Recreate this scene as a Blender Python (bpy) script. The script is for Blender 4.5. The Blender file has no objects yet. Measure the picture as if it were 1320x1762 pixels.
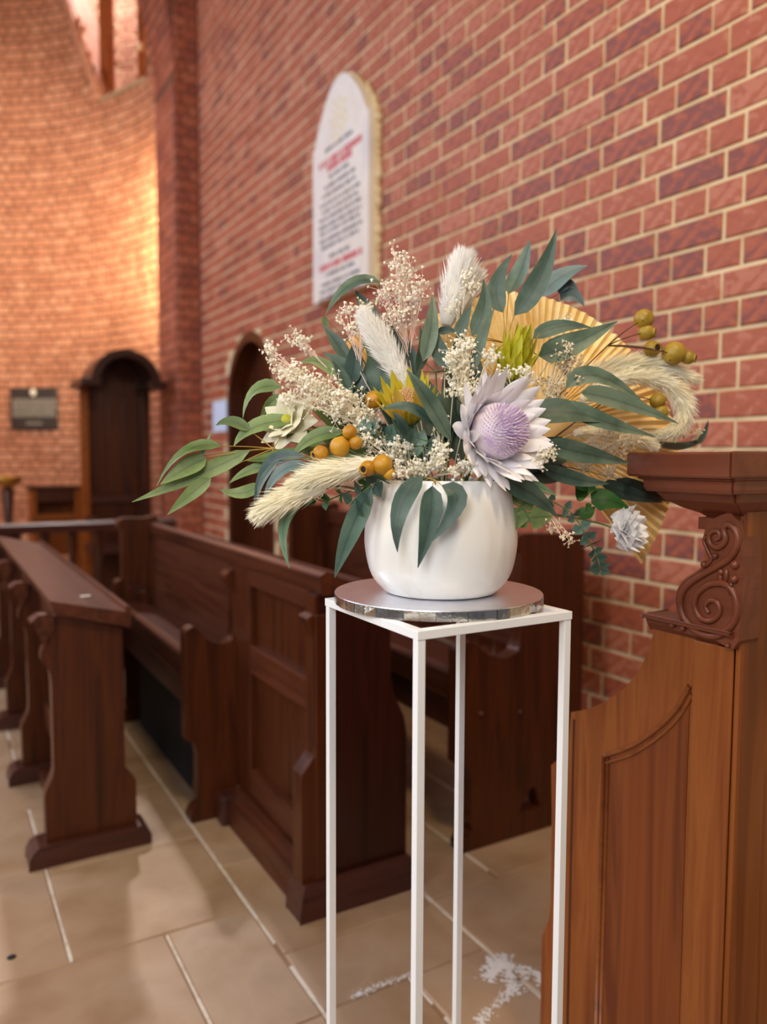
import bpy, math, random
import numpy as np
from mathutils import Vector, Matrix
from mathutils.geometry import tessellate_polygon
random.seed(7); RNG = np.random.default_rng(11)
S = bpy.context.scene; COL = S.collection
# ------------------------------------------------------------------ camera, world, lights, exposure
W, H = 1320, 1762
F, YAW, PIT, ROL = 1333.0, math.radians(30.34), math.radians(4.02), math.radians(-.22)
EYE = np.array([0, 0, 1.2])
_f = np.array([math.sin(YAW)*math.cos(PIT), math.cos(YAW)*math.cos(PIT), -math.sin(PIT)])
_r0 = np.array([math.cos(YAW), -math.sin(YAW), 0.]); _d0 = np.cross(_f, _r0)
_r = math.cos(ROL)*_r0 + math.sin(ROL)*_d0; _d = -math.sin(ROL)*_r0 + math.cos(ROL)*_d0
cam = bpy.data.cameras.new('camera'); camo = bpy.data.objects.new('camera', cam); COL.objects.link(camo)
camo.matrix_world = Matrix(((_r[0], -_d[0], -_f[0], 0), (_r[1], -_d[1], -_f[1], 0), (_r[2], -_d[2], -_f[2], 1.2), (0, 0, 0, 1)))
cam.sensor_fit = 'VERTICAL'; cam.sensor_height = 36; cam.lens = F/H*36; cam.clip_start = .05
cam.dof.use_dof = True; cam.dof.focus_distance = 1.06; cam.dof.aperture_fstop = 2.5
S.camera = camo
S.view_settings.view_transform = 'Standard'; S.view_settings.look = 'None'
S.view_settings.gamma = 1; S.view_settings.use_curve_mapping = False; S.view_settings.exposure = 0.0
wd = bpy.data.worlds.new('World'); S.world = wd; wd.use_nodes = True
wd.node_tree.nodes['Background'].inputs[0].default_value = (.86, .88, 1.0, 1)
wd.node_tree.nodes['Background'].inputs[1].default_value = .13

def area(name, loc, aim, size, power, color, sy=None):
    l = bpy.data.lights.new(name, 'AREA'); l.energy = power; l.color = color; l.size = size
    if sy: l.shape = 'RECTANGLE'; l.size_y = sy
    o = bpy.data.objects.new(name, l); COL.objects.link(o); o.location = loc
    o.rotation_euler = (Vector(aim)-Vector(loc)).to_track_quat('-Z', 'Y').to_euler()
    return o
def spot(name, loc, aim, power, color, deg, blend, rad):
    l = bpy.data.lights.new(name, 'SPOT'); l.energy = power; l.color = color; l.spot_size = math.radians(deg); l.spot_blend = blend; l.shadow_soft_size = rad
    o = bpy.data.objects.new(name, l); COL.objects.link(o); o.location = loc
    o.rotation_euler = (Vector(aim)-Vector(loc)).to_track_quat('-Z', 'Y').to_euler()
area('nave_window_light', (-2.5, .75, 2.7), (.8, 1.2, .9), 1.3, 52, (1, .985, .97), 1.8)
area('north_window_light', (-3.2, 3.1, 1.9), (.8, 2.7, .5), 1.4, 42, (1, .97, .92), 1.6)
area('added_flower_light', (-.95, -.55, 2.05), (.62, .95, 1.12), .7, 26, (1, .985, .96), 1.1)  # key light added left behind the camera to brighten the flowers; not a window
area('chancel_window_light', (-2.2, 5.6, 4.0), (2.0, 4.2, 2.0), 1.4, 112, (.70, .77, 1), 2.2)
area('nave_lamp_light', (.4, -.7, 4.2), (2.0, 1.4, 2.9), .6, 78, (1, .76, .46))
area('apse_window_light', (-1.9, 7.3, 4.6), (1.0, 9.0, 2.2), 1.0, 52, (1, .88, .70), 2.0)
spot('nave_sun_beam', (.45, -1.0, 3.0), (.20, 9.2, 3.55), 1550, (1, .87, .70), 23.5, .5, .12)
area('apse_slit_window', (1.868, 7.10, 3.15), (1.0, 9.0, 3.1), .05, 95, (1, .80, .44), 1.5)
area('outside_window_light', (2.3, 10.2, 8.0), (2.3, 9.6, 5.2), 1.2, 4200, (1, .92, .88))

# ------------------------------------------------------------------ pixel rays -> real points
def ray(x, y): return ((x-W/2)/F)*_r + ((y-H/2)/F)*_d + _f
def onx(x, y, D): v = ray(x, y); return EYE + v*(D/v[0])
def ony(x, y, Y): v = ray(x, y); return EYE + v*(Y/v[1])
def at(x, y, z): return EYE + ray(x, y)*z
def proj(P):
    c = np.asarray(P, float)-EYE; z = c@_f
    return W/2+F*(c@_r)/z, H/2+F*(c@_d)/z, z
TOCAM = -_f; RIGHT = _r; UP = np.array([0, 0, 1.])

# ------------------------------------------------------------------ materials
def lin(c):
    return tuple((v/255/12.92 if v/255 <= .04045 else ((v/255+.055)/1.055)**2.4) for v in c) + (1,)
def mat(name, cols, rough=.6, nscale=(8, 8, 8), detail=4, rand=0.0, bump=0.0, bscale=60, metal=0, spec=.5, coat=0, island=False, trans=0, distort=.3):
    m = bpy.data.materials.new(name); m.use_nodes = True; nt = m.node_tree; N = nt.nodes; L = nt.links
    b = N['Principled BSDF']; b.inputs['Roughness'].default_value = rough; b.inputs['Metallic'].default_value = metal
    b.inputs['Specular IOR Level'].default_value = spec; b.inputs['Coat Weight'].default_value = coat; b.inputs['Coat Roughness'].default_value = .18
    tc = N.new('ShaderNodeTexCoord'); mp = N.new('ShaderNodeMapping'); mp.inputs['Scale'].default_value = nscale
    L.new(tc.outputs['Object'], mp.inputs[0])
    ns = N.new('ShaderNodeTexNoise'); ns.inputs['Scale'].default_value = 1; ns.inputs['Detail'].default_value = detail; ns.inputs['Distortion'].default_value = distort
    L.new(mp.outputs[0], ns.inputs[0])
    rp = N.new('ShaderNodeValToRGB'); e = rp.color_ramp.elements
    n = len(cols)
    for i, c in enumerate(cols):
        p = .3+.4*i/max(1, n-1)
        if i < 2: e[i].position = p; e[i].color = lin(c)
        else: q = e.new(p); q.color = lin(c)
    fac = ns.outputs[0]
    if rand or island:
        oi = N.new('ShaderNodeObjectInfo'); src = oi.outputs['Random']
        if island:
            g = N.new('ShaderNodeNewGeometry'); ad = N.new('ShaderNodeMath'); ad.operation = 'ADD'
            L.new(src, ad.inputs[0]); L.new(g.outputs['Random Per Island'], ad.inputs[1])
            fr = N.new('ShaderNodeMath'); fr.operation = 'FRACT'; L.new(ad.outputs[0], fr.inputs[0]); src = fr.outputs[0]
        mr = N.new('ShaderNodeMath'); mr.operation = 'MULTIPLY_ADD'; mr.inputs[1].default_value = rand; mr.inputs[2].default_value = -rand/2
        L.new(src, mr.inputs[0])
        a2 = N.new('ShaderNodeMath'); a2.operation = 'ADD'; L.new(fac, a2.inputs[0]); L.new(mr.outputs[0], a2.inputs[1]); fac = a2.outputs[0]
    L.new(fac, rp.inputs[0]); L.new(rp.outputs[0], b.inputs['Base Color'])
    if bump:
        n2 = N.new('ShaderNodeTexNoise'); n2.inputs['Scale'].default_value = bscale; n2.inputs['Detail'].default_value = 5
        L.new(tc.outputs['Object'], n2.inputs[0])
        bp = N.new('ShaderNodeBump'); bp.inputs['Strength'].default_value = bump; bp.inputs['Distance'].default_value = .004
        L.new(n2.outputs[0], bp.inputs['Height']); L.new(bp.outputs[0], b.inputs['Normal'])
    if trans:
        b.inputs['Subsurface Weight'].default_value = trans; b.inputs['Subsurface Radius'].default_value = (.004, .004, .003)
    return m
M = {}
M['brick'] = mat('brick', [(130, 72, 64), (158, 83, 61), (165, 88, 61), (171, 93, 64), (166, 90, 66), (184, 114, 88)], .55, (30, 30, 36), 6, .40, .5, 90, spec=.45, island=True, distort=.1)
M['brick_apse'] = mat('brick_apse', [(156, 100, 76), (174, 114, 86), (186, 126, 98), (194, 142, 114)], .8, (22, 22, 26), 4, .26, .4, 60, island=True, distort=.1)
M['mortar'] = mat('mortar', [(196, 172, 132), (222, 200, 158), (228, 208, 172)], .9, (9, 9, 9), 4, 0, .5, 120)
M['mortar_dark'] = mat('mortar_dark', [(104, 66, 48), (124, 80, 58)], .9, (6, 6, 6))
M['stone'] = mat('stone', [(150, 120, 90), (164, 134, 104), (172, 144, 116), (160, 132, 106)], .55, (5, 5, 5), 6, .12, .25, 40)
M['pointing'] = mat('white_pointing', [(206, 190, 168), (224, 212, 196), (190, 168, 140)], .9, (20, 20, 20))
M['grout'] = mat('grout', [(136, 106, 78), (156, 124, 94)], .9, (5, 5, 5))
def wood(name, cols, sc, rough=.40, coat=.18): return mat(name, cols, rough, sc, 6, .1, .12, 50, spec=.32, coat=coat, distort=1.2)
DK = [(48, 19, 6), (66, 28, 9), (78, 36, 12), (57, 24, 8)]
M['wood_v'] = wood('wood_upright_grain', DK, (26, 26, 1.6))
M['wood_dk'] = wood('shade_darkened_wood', [(34, 10, 4), (44, 14, 6), (50, 18, 8), (38, 12, 5)], (26, 26, 1.6))  # darker boards; shade of the unlit end face and hood is mixed into colour
M['wood_y'] = wood('wood_lengthwise_grain', [(58, 26, 13), (78, 38, 21), (88, 46, 27)], (24, 1.5, 24))
M['wood_x'] = wood('wood_cross_grain', [(52, 26, 20), (72, 38, 30), (80, 44, 34)], (1.6, 24, 24))
M['wood_hv'] = wood('honey_wood_upright_grain', [(98, 47, 14), (124, 64, 22), (140, 78, 31), (112, 57, 19)], (22, 22, 1.2), .36)
M['wood_hd'] = wood('dark_honey_wood', [(84, 36, 11), (108, 50, 16), (122, 62, 22), (96, 43, 14)], (20, 20, 1.0), .36)
M['wood_hh'] = wood('honey_wood_cross_grain', [(104, 54, 22), (128, 70, 30), (118, 62, 27)], (20, 2.0, 22), .4)
M['wood_r'] = wood('reflection_toned_wood', [(88, 42, 26), (108, 56, 36), (120, 66, 44)], (20, 2, 20), .36)  # same wood as the panel; cool reflection is put into this redder tone
M['wood_or'] = wood('orange_wood', [(118, 58, 14), (146, 76, 20), (128, 64, 16)], (8, 8, 8))
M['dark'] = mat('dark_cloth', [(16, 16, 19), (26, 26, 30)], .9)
M['white_metal'] = mat('white_powder_coat', [(236, 240, 242), (242, 244, 246)], .35, (6, 6, 6))
M['silver'] = mat('silver_foil', [(222, 222, 230), (234, 234, 240)], .30, (30, 30, 30), 2, 0, .05, 200, metal=1)
M['foil_edge'] = mat('foil_edge', [(190, 188, 184), (222, 218, 208)], .22, (60, 60, 60), 2, .3, .2, 150, metal=1, island=True)
M['marble'] = mat('marble', [(222, 214, 204), (232, 228, 222), (214, 212, 214)], .4, (4, 4, 3), 5)
M['marble_y'] = mat('aged_marble', [(222, 196, 146), (230, 208, 164)], .5, (6, 6, 4), 5)
M['ink'] = mat('black_lettering', [(96, 96, 106), (112, 112, 122)], .6)
M['emblem'] = mat('gilt_relief', [(226, 212, 178), (232, 222, 196)], .5)
M['ink_r'] = mat('red_lettering', [(196, 84, 92), (206, 100, 106)], .6)
M['bronze'] = mat('bronze', [(52, 44, 40), (66, 56, 50)], .5, (10, 10, 10), 4, metal=.2)
M['bronze_t'] = mat('bronze_text', [(128, 120, 112), (150, 142, 132)], .6, (30, 30, 60), 3)
M['paper'] = mat('paper', [(206, 222, 250), (216, 230, 252)], .8)
M['gold'] = mat('brass', [(150, 104, 40), (176, 126, 52)], .35, (10, 10, 10), metal=.7)
def leafmat(name, cols, rough=.5):
    m = mat(name, cols, rough, (30, 30, 30), 4, .35, .1, 200, trans=.0)
    nt = m.node_tree; N = nt.nodes; L = nt.links; b = N['Principled BSDF']
    at_ = N.new('ShaderNodeAttribute'); at_.attribute_name = 'across'
    ab = N.new('ShaderNodeMath'); ab.operation = 'ABSOLUTE'; L.new(at_.outputs['Fac'], ab.inputs[0])
    cr = N.new('ShaderNodeValToRGB'); cr.color_ramp.elements[0].position = .0; cr.color_ramp.elements[0].color = (.62, .62, .62, 1)
    cr.color_ramp.elements[1].position = .16; cr.color_ramp.elements[1].color = (1, 1, 1, 1)
    q = cr.color_ramp.elements.new(1.0); q.color = (1.25, 1.25, 1.2, 1)
    L.new(ab.outputs[0], cr.inputs[0])
    mx = N.new('ShaderNodeMixRGB'); mx.blend_type = 'MULTIPLY'; mx.inputs[0].default_value = 1
    src = b.inputs['Base Color'].links[0].from_socket
    L.new(src, mx.inputs[1]); L.new(cr.outputs[0], mx.inputs[2]); L.new(mx.outputs[0], b.inputs['Base Color'])
    return m
M['leaf_blue'] = leafmat('blue_green_leaf', [(60, 80, 66), (80, 99, 83), (100, 117, 99)])
M['leaf_dark'] = leafmat('dark_leaf', [(44, 66, 58), (58, 82, 72), (74, 96, 84)])
M['leaf_slate'] = leafmat('slate_leaf', [(70, 90, 94), (96, 118, 120)])
M['leaf_green'] = leafmat('olive_green_leaf', [(84, 106, 54), (104, 126, 70), (124, 144, 92)])
M['leaf_pale'] = leafmat('pale_green_leaf', [(92, 132, 104), (124, 158, 124)])
M['leaf_vivid'] = leafmat('vivid_green_leaf', [(36, 88, 30), (52, 108, 40)])
M['leaf_coin'] = leafmat('grey_coin_leaf', [(70, 98, 88), (92, 118, 106)])
M['stem_y'] = mat('yellow_stem', [(160, 132, 54), (186, 150, 60)], .6)
M['stem_g'] = mat('green_stem', [(84, 104, 62), (106, 124, 76)], .6)
M['stem_b'] = mat('brown_stem', [(70, 44, 34), (92, 60, 44)], .7)
M['stem_t'] = mat('straw_stem', [(238, 226, 196), (244, 234, 210)], .7)
M['stem_p'] = mat('pinkish_stem', [(228, 198, 184), (236, 210, 198)], .7)
M['blossom'] = mat('cream_blossom', [(246, 240, 216), (252, 248, 232), (254, 252, 244)], .8, (90, 90, 90), 2, .3, island=True)
M['blossom_t'] = mat('tan_blossom', [(226, 208, 170), (242, 228, 198), (248, 240, 220)], .8, (90, 90, 90), 2, .3, island=True)
M['plume'] = mat('cream_plume', [(255, 248, 222), (255, 252, 236)], .8, (20, 20, 20), 2, .3, island=True)
M['plume_w'] = mat('white_plume', [(254, 252, 247), (255, 254, 252)], .8, (20, 20, 20), 2, .3, island=True)
M['fan'] = mat('dried_palm', [(240, 198, 122), (248, 214, 144), (252, 228, 174)], .6, (30, 30, 30), 4, .3, .2, 120, island=True)
M['gum'] = mat('mustard_gumnut', [(168, 112, 16), (190, 136, 28), (204, 154, 44)], .45, (40, 40, 40), 4, .2, .15, 150)
M['gum_o'] = mat('olive_gumnut', [(140, 112, 24), (162, 132, 38), (176, 146, 52)], .45, (40, 40, 40), 4, .2, .15, 150)
M['hole'] = mat('dark_hollow', [(36, 20, 16), (52, 30, 24)], .9)
M['petal_w'] = mat('white_lilac_petal', [(246, 243, 251), (252, 250, 254), (255, 254, 255)], .6, (30, 30, 30), 3, .2)
M['lilac'] = mat('lilac_stamens', [(210, 184, 228), (234, 212, 240), (246, 236, 246)], .6, (60, 60, 60), 2, .6, island=True)
M['petal_y'] = mat('yellow_green_bract', [(168, 160, 20), (204, 196, 40), (214, 210, 74)], .55, (40, 40, 40), 3, .5)
M['petal_o'] = mat('golden_bract', [(184, 170, 34), (212, 196, 58), (224, 190, 92)], .55, (40, 40, 40), 3, .4)
M['peach'] = mat('peach_stamens', [(214, 172, 124), (230, 196, 150)], .7, (40, 40, 40), 2, .4, island=True)
M['rose'] = mat('white_rose_petal', [(252, 252, 255), (255, 255, 255)], .6, (30, 30, 30), 3, .2)
M['cream'] = mat('cream_petal', [(230, 224, 190), (242, 238, 214)], .6, (30, 30, 30), 3, .2)
def translucent(keys, k):
    for q in keys:
        nt = M[q].node_tree; N = nt.nodes; L = nt.links; b = N['Principled BSDF']; out = N['Material Output']
        tr = N.new('ShaderNodeBsdfTranslucent'); mx = N.new('ShaderNodeMixShader'); mx.inputs[0].default_value = k
        L.new(b.inputs['Base Color'].links[0].from_socket, tr.inputs[0]); L.new(b.outputs[0], mx.inputs[1]); L.new(tr.outputs[0], mx.inputs[2]); L.new(mx.outputs[0], out.inputs[0])
translucent(['plume', 'plume_w', 'blossom', 'blossom_t'], .3)
translucent(['petal_w', 'rose', 'cream', 'lilac'], .15)
translucent(['leaf_green', 'leaf_pale', 'leaf_vivid', 'petal_y', 'petal_o'], .22)
def pot_material():
    m = mat('glazed_ceramic', [(238, 236, 230), (243, 243, 241), (240, 242, 246)], .28, (7, 7, 3), 4, 0, 0, coat=.3)
    nt = m.node_tree; N = nt.nodes; L = nt.links; b = N['Principled BSDF']
    tc = N.new('ShaderNodeTexCoord'); mp = N.new('ShaderNodeMapping'); mp.inputs['Scale'].default_value = (15, 15, 2.2); mp.inputs['Location'].default_value = (3.1, .4, 2.2)
    L.new(tc.outputs['Object'], mp.inputs[0]); ns = N.new('ShaderNodeTexNoise'); ns.inputs['Scale'].default_value = 1; ns.inputs['Detail'].default_value = 3; L.new(mp.outputs[0], ns.inputs[0])
    cr = N.new('ShaderNodeValToRGB'); e = cr.color_ramp.elements
    e[0].position = .52; e[0].color = (0, 0, 0, 1); e[1].position = .70; e[1].color = (.6, .6, .6, 1); L.new(ns.outputs[0], cr.inputs[0])
    mx = N.new('ShaderNodeMixRGB'); L.new(cr.outputs[0], mx.inputs[0]); L.new(b.inputs['Base Color'].links[0].from_socket, mx.inputs[1]); mx.inputs[2].default_value = lin((206, 180, 134))
    L.new(mx.outputs[0], b.inputs['Base Color']); return m
M['pot'] = pot_material()

# ------------------------------------------------------------------ mesh helpers
class MB:
    def __init__(s): s.v = []; s.f = []; s.across = None
    def add(s, vs, fs):
        k = len(s.v); s.v += [tuple(map(float, p)) for p in vs]; s.f += [tuple(i+k for i in f) for f in fs]
    def box(s, x0, x1, y0, y1, z0, z1):
        v = [(x, y, z) for x in (x0, x1) for y in (y0, y1) for z in (z0, z1)]
        s.add(v, [(0, 1, 3, 2), (4, 6, 7, 5), (0, 4, 5, 1), (2, 3, 7, 6), (0, 2, 6, 4), (1, 5, 7, 3)])
    def prism(s, outer, axis, a, b, holes=()):
        loops = [list(outer)]+[list(h) for h in holes]
        flat = [p for l in loops for p in l]; n = len(flat)
        tris = tessellate_polygon([[Vector((p[0], p[1], 0)) for p in l] for l in loops])
        def P(p, t): return (p[0], t, p[1]) if axis == 'y' else (t, p[0], p[1]) if axis == 'x' else (p[0], p[1], t)
        vs = [P(p, a) for p in flat]+[P(p, b) for p in flat]
        fs = [tuple(t) for t in tris]+[tuple(i+n for i in reversed(t)) for t in tris]
        k = 0
        for l in loops:
            m = len(l)
            for i in range(m): j = (i+1) % m; fs.append((k+i, k+j, n+k+j, n+k+i))
            k += m
        s.add(vs, fs)
    def tube(s, pts, rad, n=6, cap=True):
        pts = [np.asarray(p, float) for p in pts]; m = len(pts)
        rad = list(rad) if hasattr(rad, '__len__') else [rad]*m
        vs = []; up = np.array([.31, .2, .93])
        for i, p in enumerate(pts):
            t = pts[min(i+1, m-1)]-pts[max(i-1, 0)]; t = t/(np.linalg.norm(t)+1e-9)
            a = np.cross(t, up); a = a/(np.linalg.norm(a)+1e-9); b = np.cross(t, a)
            for k in range(n):
                w = 2*math.pi*k/n; vs.append(p+rad[i]*(math.cos(w)*a+math.sin(w)*b))
        fs = [(i*n+k, i*n+(k+1) % n, (i+1)*n+(k+1) % n, (i+1)*n+k) for i in range(m-1) for k in range(n)]
        if cap: fs += [tuple(range(n)), tuple((m-1)*n+k for k in reversed(range(n)))]
        s.add(vs, fs)
    def lathe(s, prof, c, n=32, axis=(0, 0, 1)):
        ax = np.asarray(axis, float); ax /= np.linalg.norm(ax)
        a = np.cross(ax, [.3, .9, .2]); a /= np.linalg.norm(a); b = np.cross(ax, a); c = np.asarray(c, float); m = len(prof)
        vs = [c+ax*h+r*(math.cos(2*math.pi*k/n)*a+math.sin(2*math.pi*k/n)*b) for r, h in prof for k in range(n)]
        fs = [(i*n+k, i*n+(k+1) % n, (i+1)*n+(k+1) % n, (i+1)*n+k) for i in range(m-1) for k in range(n)]
        fs += [tuple(range(n)), tuple((m-1)*n+k for k in reversed(range(n)))]
        s.add(vs, fs)
    def ball(s, c, r, n=8, m=6, sc=(1, 1, 1)):
        c = np.asarray(c, float); vs = [c+np.array([0, 0, r*sc[2]])]; fs = []
        for i in range(1, m):
            th = math.pi*i/m
            vs += [c+r*np.array([math.sin(th)*math.cos(2*math.pi*k/n)*sc[0], math.sin(th)*math.sin(2*math.pi*k/n)*sc[1], math.cos(th)*sc[2]]) for k in range(n)]
        vs.append(c-np.array([0, 0, r*sc[2]])); e = len(vs)-1
        fs += [(0, 1+k, 1+(k+1) % n) for k in range(n)]
        for i in range(m-2): fs += [(1+i*n+k, 1+(i+1)*n+k, 1+(i+1)*n+(k+1) % n, 1+i*n+(k+1) % n) for k in range(n)]
        fs += [(e, 1+(m-2)*n+(k+1) % n, 1+(m-2)*n+k) for k in range(n)]
        s.add(vs, fs)
    def mesh(s, name, m, off=(0, 0, 0), smooth=False):
        me = bpy.data.meshes.new(name); off = np.asarray(off, float)
        me.from_pydata([tuple(np.asarray(p)-off) for p in s.v], [], s.f); me.materials.append(m)
        if s.across is not None:
            a = me.attributes.new('across', 'FLOAT', 'POINT'); a.data.foreach_set('value', s.across)
        if smooth: me.polygons.foreach_set('use_smooth', [True]*len(me.polygons))
        me.update(); return me
    def build(s, name, m, parent=None, smooth=False, bevel=0, kind=None, label=None):
        base = wloc(parent) if parent else (np.zeros(3))
        me = s.mesh(name, m, base, smooth); o = bpy.data.objects.new(name, me); COL.objects.link(o)
        if parent: o.parent = parent
        if bevel:
            b = o.modifiers.new('bevel', 'BEVEL'); b.width = bevel; b.segments = 2; b.limit_method = 'ANGLE'; b.angle_limit = math.radians(35)
        if kind: o['kind'] = kind
        if label: o['label'] = label
        return o
LOC = {}
def wloc(o): return LOC.get(o.name, np.zeros(3))
def thing(name, label, cat, loc=(0, 0, 0), group=None):
    o = bpy.data.objects.new(name, None); COL.objects.link(o); o.location = tuple(loc); o.empty_display_size = .05
    LOC[o.name] = np.asarray(loc, float); o['label'] = label; o['category'] = cat
    if group: o['group'] = group
    return o
def part(name, mb, m, t, **k):
    o = mb.build(name, M[m], t, **k); LOC[o.name] = wloc(t); return o
def struct(name, mb, m, **k):
    o = mb.build(name, M[m], None, **k); o['kind'] = 'structure'; LOC[o.name] = np.zeros(3); return o
def smooth2(pts, n=6, closed=False):
    P = [np.asarray(p, float) for p in pts]; out = []; m = len(P)
    for i in range(m if closed else m-1):
        p0, p1, p2, p3 = P[(i-1) % m if closed else max(i-1, 0)], P[i], P[(i+1) % m], P[(i+2) % m if closed else min(i+2, m-1)]
        for k in range(n):
            t = k/n; out.append(.5*((2*p1)+(-p0+p2)*t+(2*p0-5*p1+4*p2-p3)*t*t+(-p0+3*p1-3*p2+p3)*t**3))
    if not closed: out.append(P[-1])
    return out
def arc(cx, cz, r, a0, a1, n=16, rz=None):
    rz = rz or r; return [(cx+r*math.cos(math.radians(a0+(a1-a0)*i/n)), cz+rz*math.sin(math.radians(a0+(a1-a0)*i/n))) for i in range(n+1)]

# ------------------------------------------------------------------ brickwork
BR = {}
def brick_verts(L, h, jit):
    g = random.Random(int(L*1e4)+jit*77); d = .0045; b = .0035
    def j(): return g.uniform(-.0012, .0012)
    y, z = L/2, h/2
    back = [(.03, -y, -z), (.03, y, -z), (.03, y, z), (.03, -y, z)]
    rim = [(b, -y+j(), -z+j()), (b, y+j(), -z+j()), (b, y+j(), z+j()), (b, -y+j(), z+j())]
    fr = [(j()*.6, -y+d+j(), -z+d+j()), (j()*.6, y-d+j(), -z+d+j()), (j()*.6, y-d+j(), z-d+j()), (j()*.6, -y+d+j(), z-d+j())]
    f = []
    for k in range(4):
        q = (k+1) % 4; f += [(k, q, 4+q, 4+k), (4+k, 4+q, 8+q, 8+k)]
    f.append((8, 9, 10, 11)); return back+rim+fr, f
def lay(wall, items, m, n_single=300):
    """items: (x, y, z, rot, length, height) of every brick; the nearest ones in view stay single objects, the rest is joined"""
    def key(it):
        px, py, z = proj(it[:3])
        return z if (z > .3 and -40 < px < W+40 and -40 < py < H+40) else 1e3+abs(z)
    items = sorted(items, key=key); big = items[:n_single]; rest = items[n_single:]
    for it in big:
        kx = (round(it[4], 3), round(it[5], 3), random.randrange(3), m)
        if kx not in BR:
            v, f = brick_verts(it[4], it[5], kx[2]); b = MB(); b.add(v, f); BR[kx] = b.mesh('brick', M[m])
        o = bpy.data.objects.new('brick', BR[kx]); COL.objects.link(o); o.parent = wall
        o.location = it[:3]; o.rotation_euler = (0, 0, it[3])
    b = MB()
    for it in rest:
        v, f = brick_verts(it[4], it[5], random.randrange(30)); c, s_ = math.cos(it[3]), math.sin(it[3])
        b.add([(it[0]+c*p[0]-s_*p[1], it[1]+s_*p[0]+c*p[1], it[2]+p[2]) for p in v], f)
    if rest: o = b.build('far_brickwork', M[m], None, kind='stuff'); o.parent = wall
C0, ZT, HP = .086, 2.432, .121
def courses(u0, u1, z0, z1, place, skip=None, ph=1.664, jit=.0016, mj=.0105):
    out = []
    for n in range(-75, 40):
        zt = ZT-C0*n
        if zt-C0 < z0 or zt > z1: continue
        hd = n % 2 == 1; L = HP if hd else 2*HP; off = ph if hd else ph+HP/2
        k = math.floor((u0-off)/L)
        while off+k*L < u1:
            a, b = max(off+k*L, u0), min(off+(k+1)*L, u1); k += 1
            if b-a < .03: continue
            u, z = (a+b)/2, zt-C0/2
            if skip and skip(a, b, z): continue
            out.append(place(u+random.uniform(-jit, jit), z+random.uniform(-jit, jit)*.7, random.uniform(-.0018, .0018))+(round(b-a-mj, 3), round(C0-mj, 3)))
    return out
XW, YE = 2.0, 6.458
DY0, DY1, DZS, DZT = 4.88, 5.83, 1.62, 2.10           # arched door in the right wall
def door_top(y):
    t = (y-(DY0+DY1)/2)/((DY1-DY0)/2); return DZS+(DZT-DZS)*math.sqrt(max(0, 1-t*t)) if abs(t) < 1 else -1
b = MB(); hole = [(DY0, .0), (DY1, .0)]+arc((DY0+DY1)/2, DZS, (DY1-DY0)/2, 0, 180, 16, DZT-DZS)
hole[0] = (DY0, .001); hole[1] = (DY1, .001)
b.prism([(-.6, -.05), (7.4, -.05), (7.4, 6.2), (-.6, 6.2)], 'x', XW+.0055, XW+.35, [hole])
wall_right = struct('wall_right', b, 'mortar')
lay(wall_right, courses(.2, YE+.1, 0, 5.6, lambda u, z, d: (XW+d, u, z, 0), lambda a, c, z: any(z < door_top(a+(c-a)*q) for q in (.25, .5, .75))), 'brick')
# chancel arch: pier and soffit, semicircular head
XP, XC, RA, ZS = 1.80, -.56, 2.36, 4.32
Y1, Y2 = YE, 7.05
b = MB()
ring = [(XW+.02, -.05), (XW+.02, 6.6), (-3.1, 6.6), (-3.1, -.05), (XC-RA, -.05)]+[(XC+RA*math.cos(a), ZS+RA*math.sin(a)) for a in np.linspace(math.pi, 0, 40)]+[(XC+RA, -.05)]
b.prism(ring, 'y', Y1+.006, Y2)
wall_arch = struct('wall_arch', b, 'mortar_dark')
it = courses(XP+.002, XW, 0, 5.6, lambda u, z, d: (u, Y1+d, z, math.pi/2), ph=XP)
it += courses(Y1+.004, Y2, 0, ZS, lambda u, z, d: (XP-.005+d, u, z, 0), ph=Y1)
it += [i_ for i_ in courses(Y1+.004, Y2, ZS-.05, ZS+.08, lambda u, z, d: (XP-.004+d, u, z, 0), ph=Y1)]
for i in range(34):                                   # soffit and face of the arch head, in rings of headers
    a = (i+.5)*C0/RA
    for j in range(5):
        y = Y1+.06+HP*j; v = (XC+(RA-.005)*math.cos(a), y, ZS+(RA-.005)*math.sin(a))
        it.append(v+(0, HP-.011, C0-.011))
lay(wall_arch, it, 'brick')
# apse: curved brick wall with a tall window
AR, AX, AY = 2.5, -.56, 7.05
def apse(th, z, d=0): return (AX+(AR+d)*math.cos(th), AY+(AR+d)*math.sin(th), z)
def hit_apse(x, y):
    v = ray(x, y); ox, oy = -AX, -AY; A = v[0]**2+v[1]**2; B = 2*(v[0]*ox+v[1]*oy); Cc = ox*ox+oy*oy-AR*AR
    t = (-B+math.sqrt(B*B-4*A*Cc))/(2*A); p = EYE+v*t; return math.atan2(p[1]-AY, p[0]-AX), p[2]
wb = hit_apse(172, 168); wr = hit_apse(251, 131); wt = hit_apse(118, 0); wt2 = hit_apse(236, 0)
WZ = wb[1]; TH1 = wb[0]; TH0 = wr[0]                  # sill height and side angles
def win_left(z): return TH1+(wt[0]-TH1)*(z-WZ)/(wt[1]-WZ)
def in_win(th, z): return z > WZ and TH0-.02 < th < win_left(z)
NT = 150; ths = np.linspace(-.15, 3.3, NT); zs = [-.05, 1.5, 3.0, WZ]+list(np.linspace(WZ, 6.6, 12))[1:]
b = MB(); vs = [apse(t, z, .006) for z in zs for t in ths]; fs = []
for i in range(len(zs)-1):
    for k in range(NT-1):
        tm, zm = (ths[k]+ths[k+1])/2, (zs[i]+zs[i+1])/2
        if not in_win(tm, zm): fs.append((i*NT+k, i*NT+k+1, (i+1)*NT+k+1, (i+1)*NT+k))
b.add(vs, fs)
wall_apse = struct('wall_apse', b, 'mortar_dark')
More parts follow.
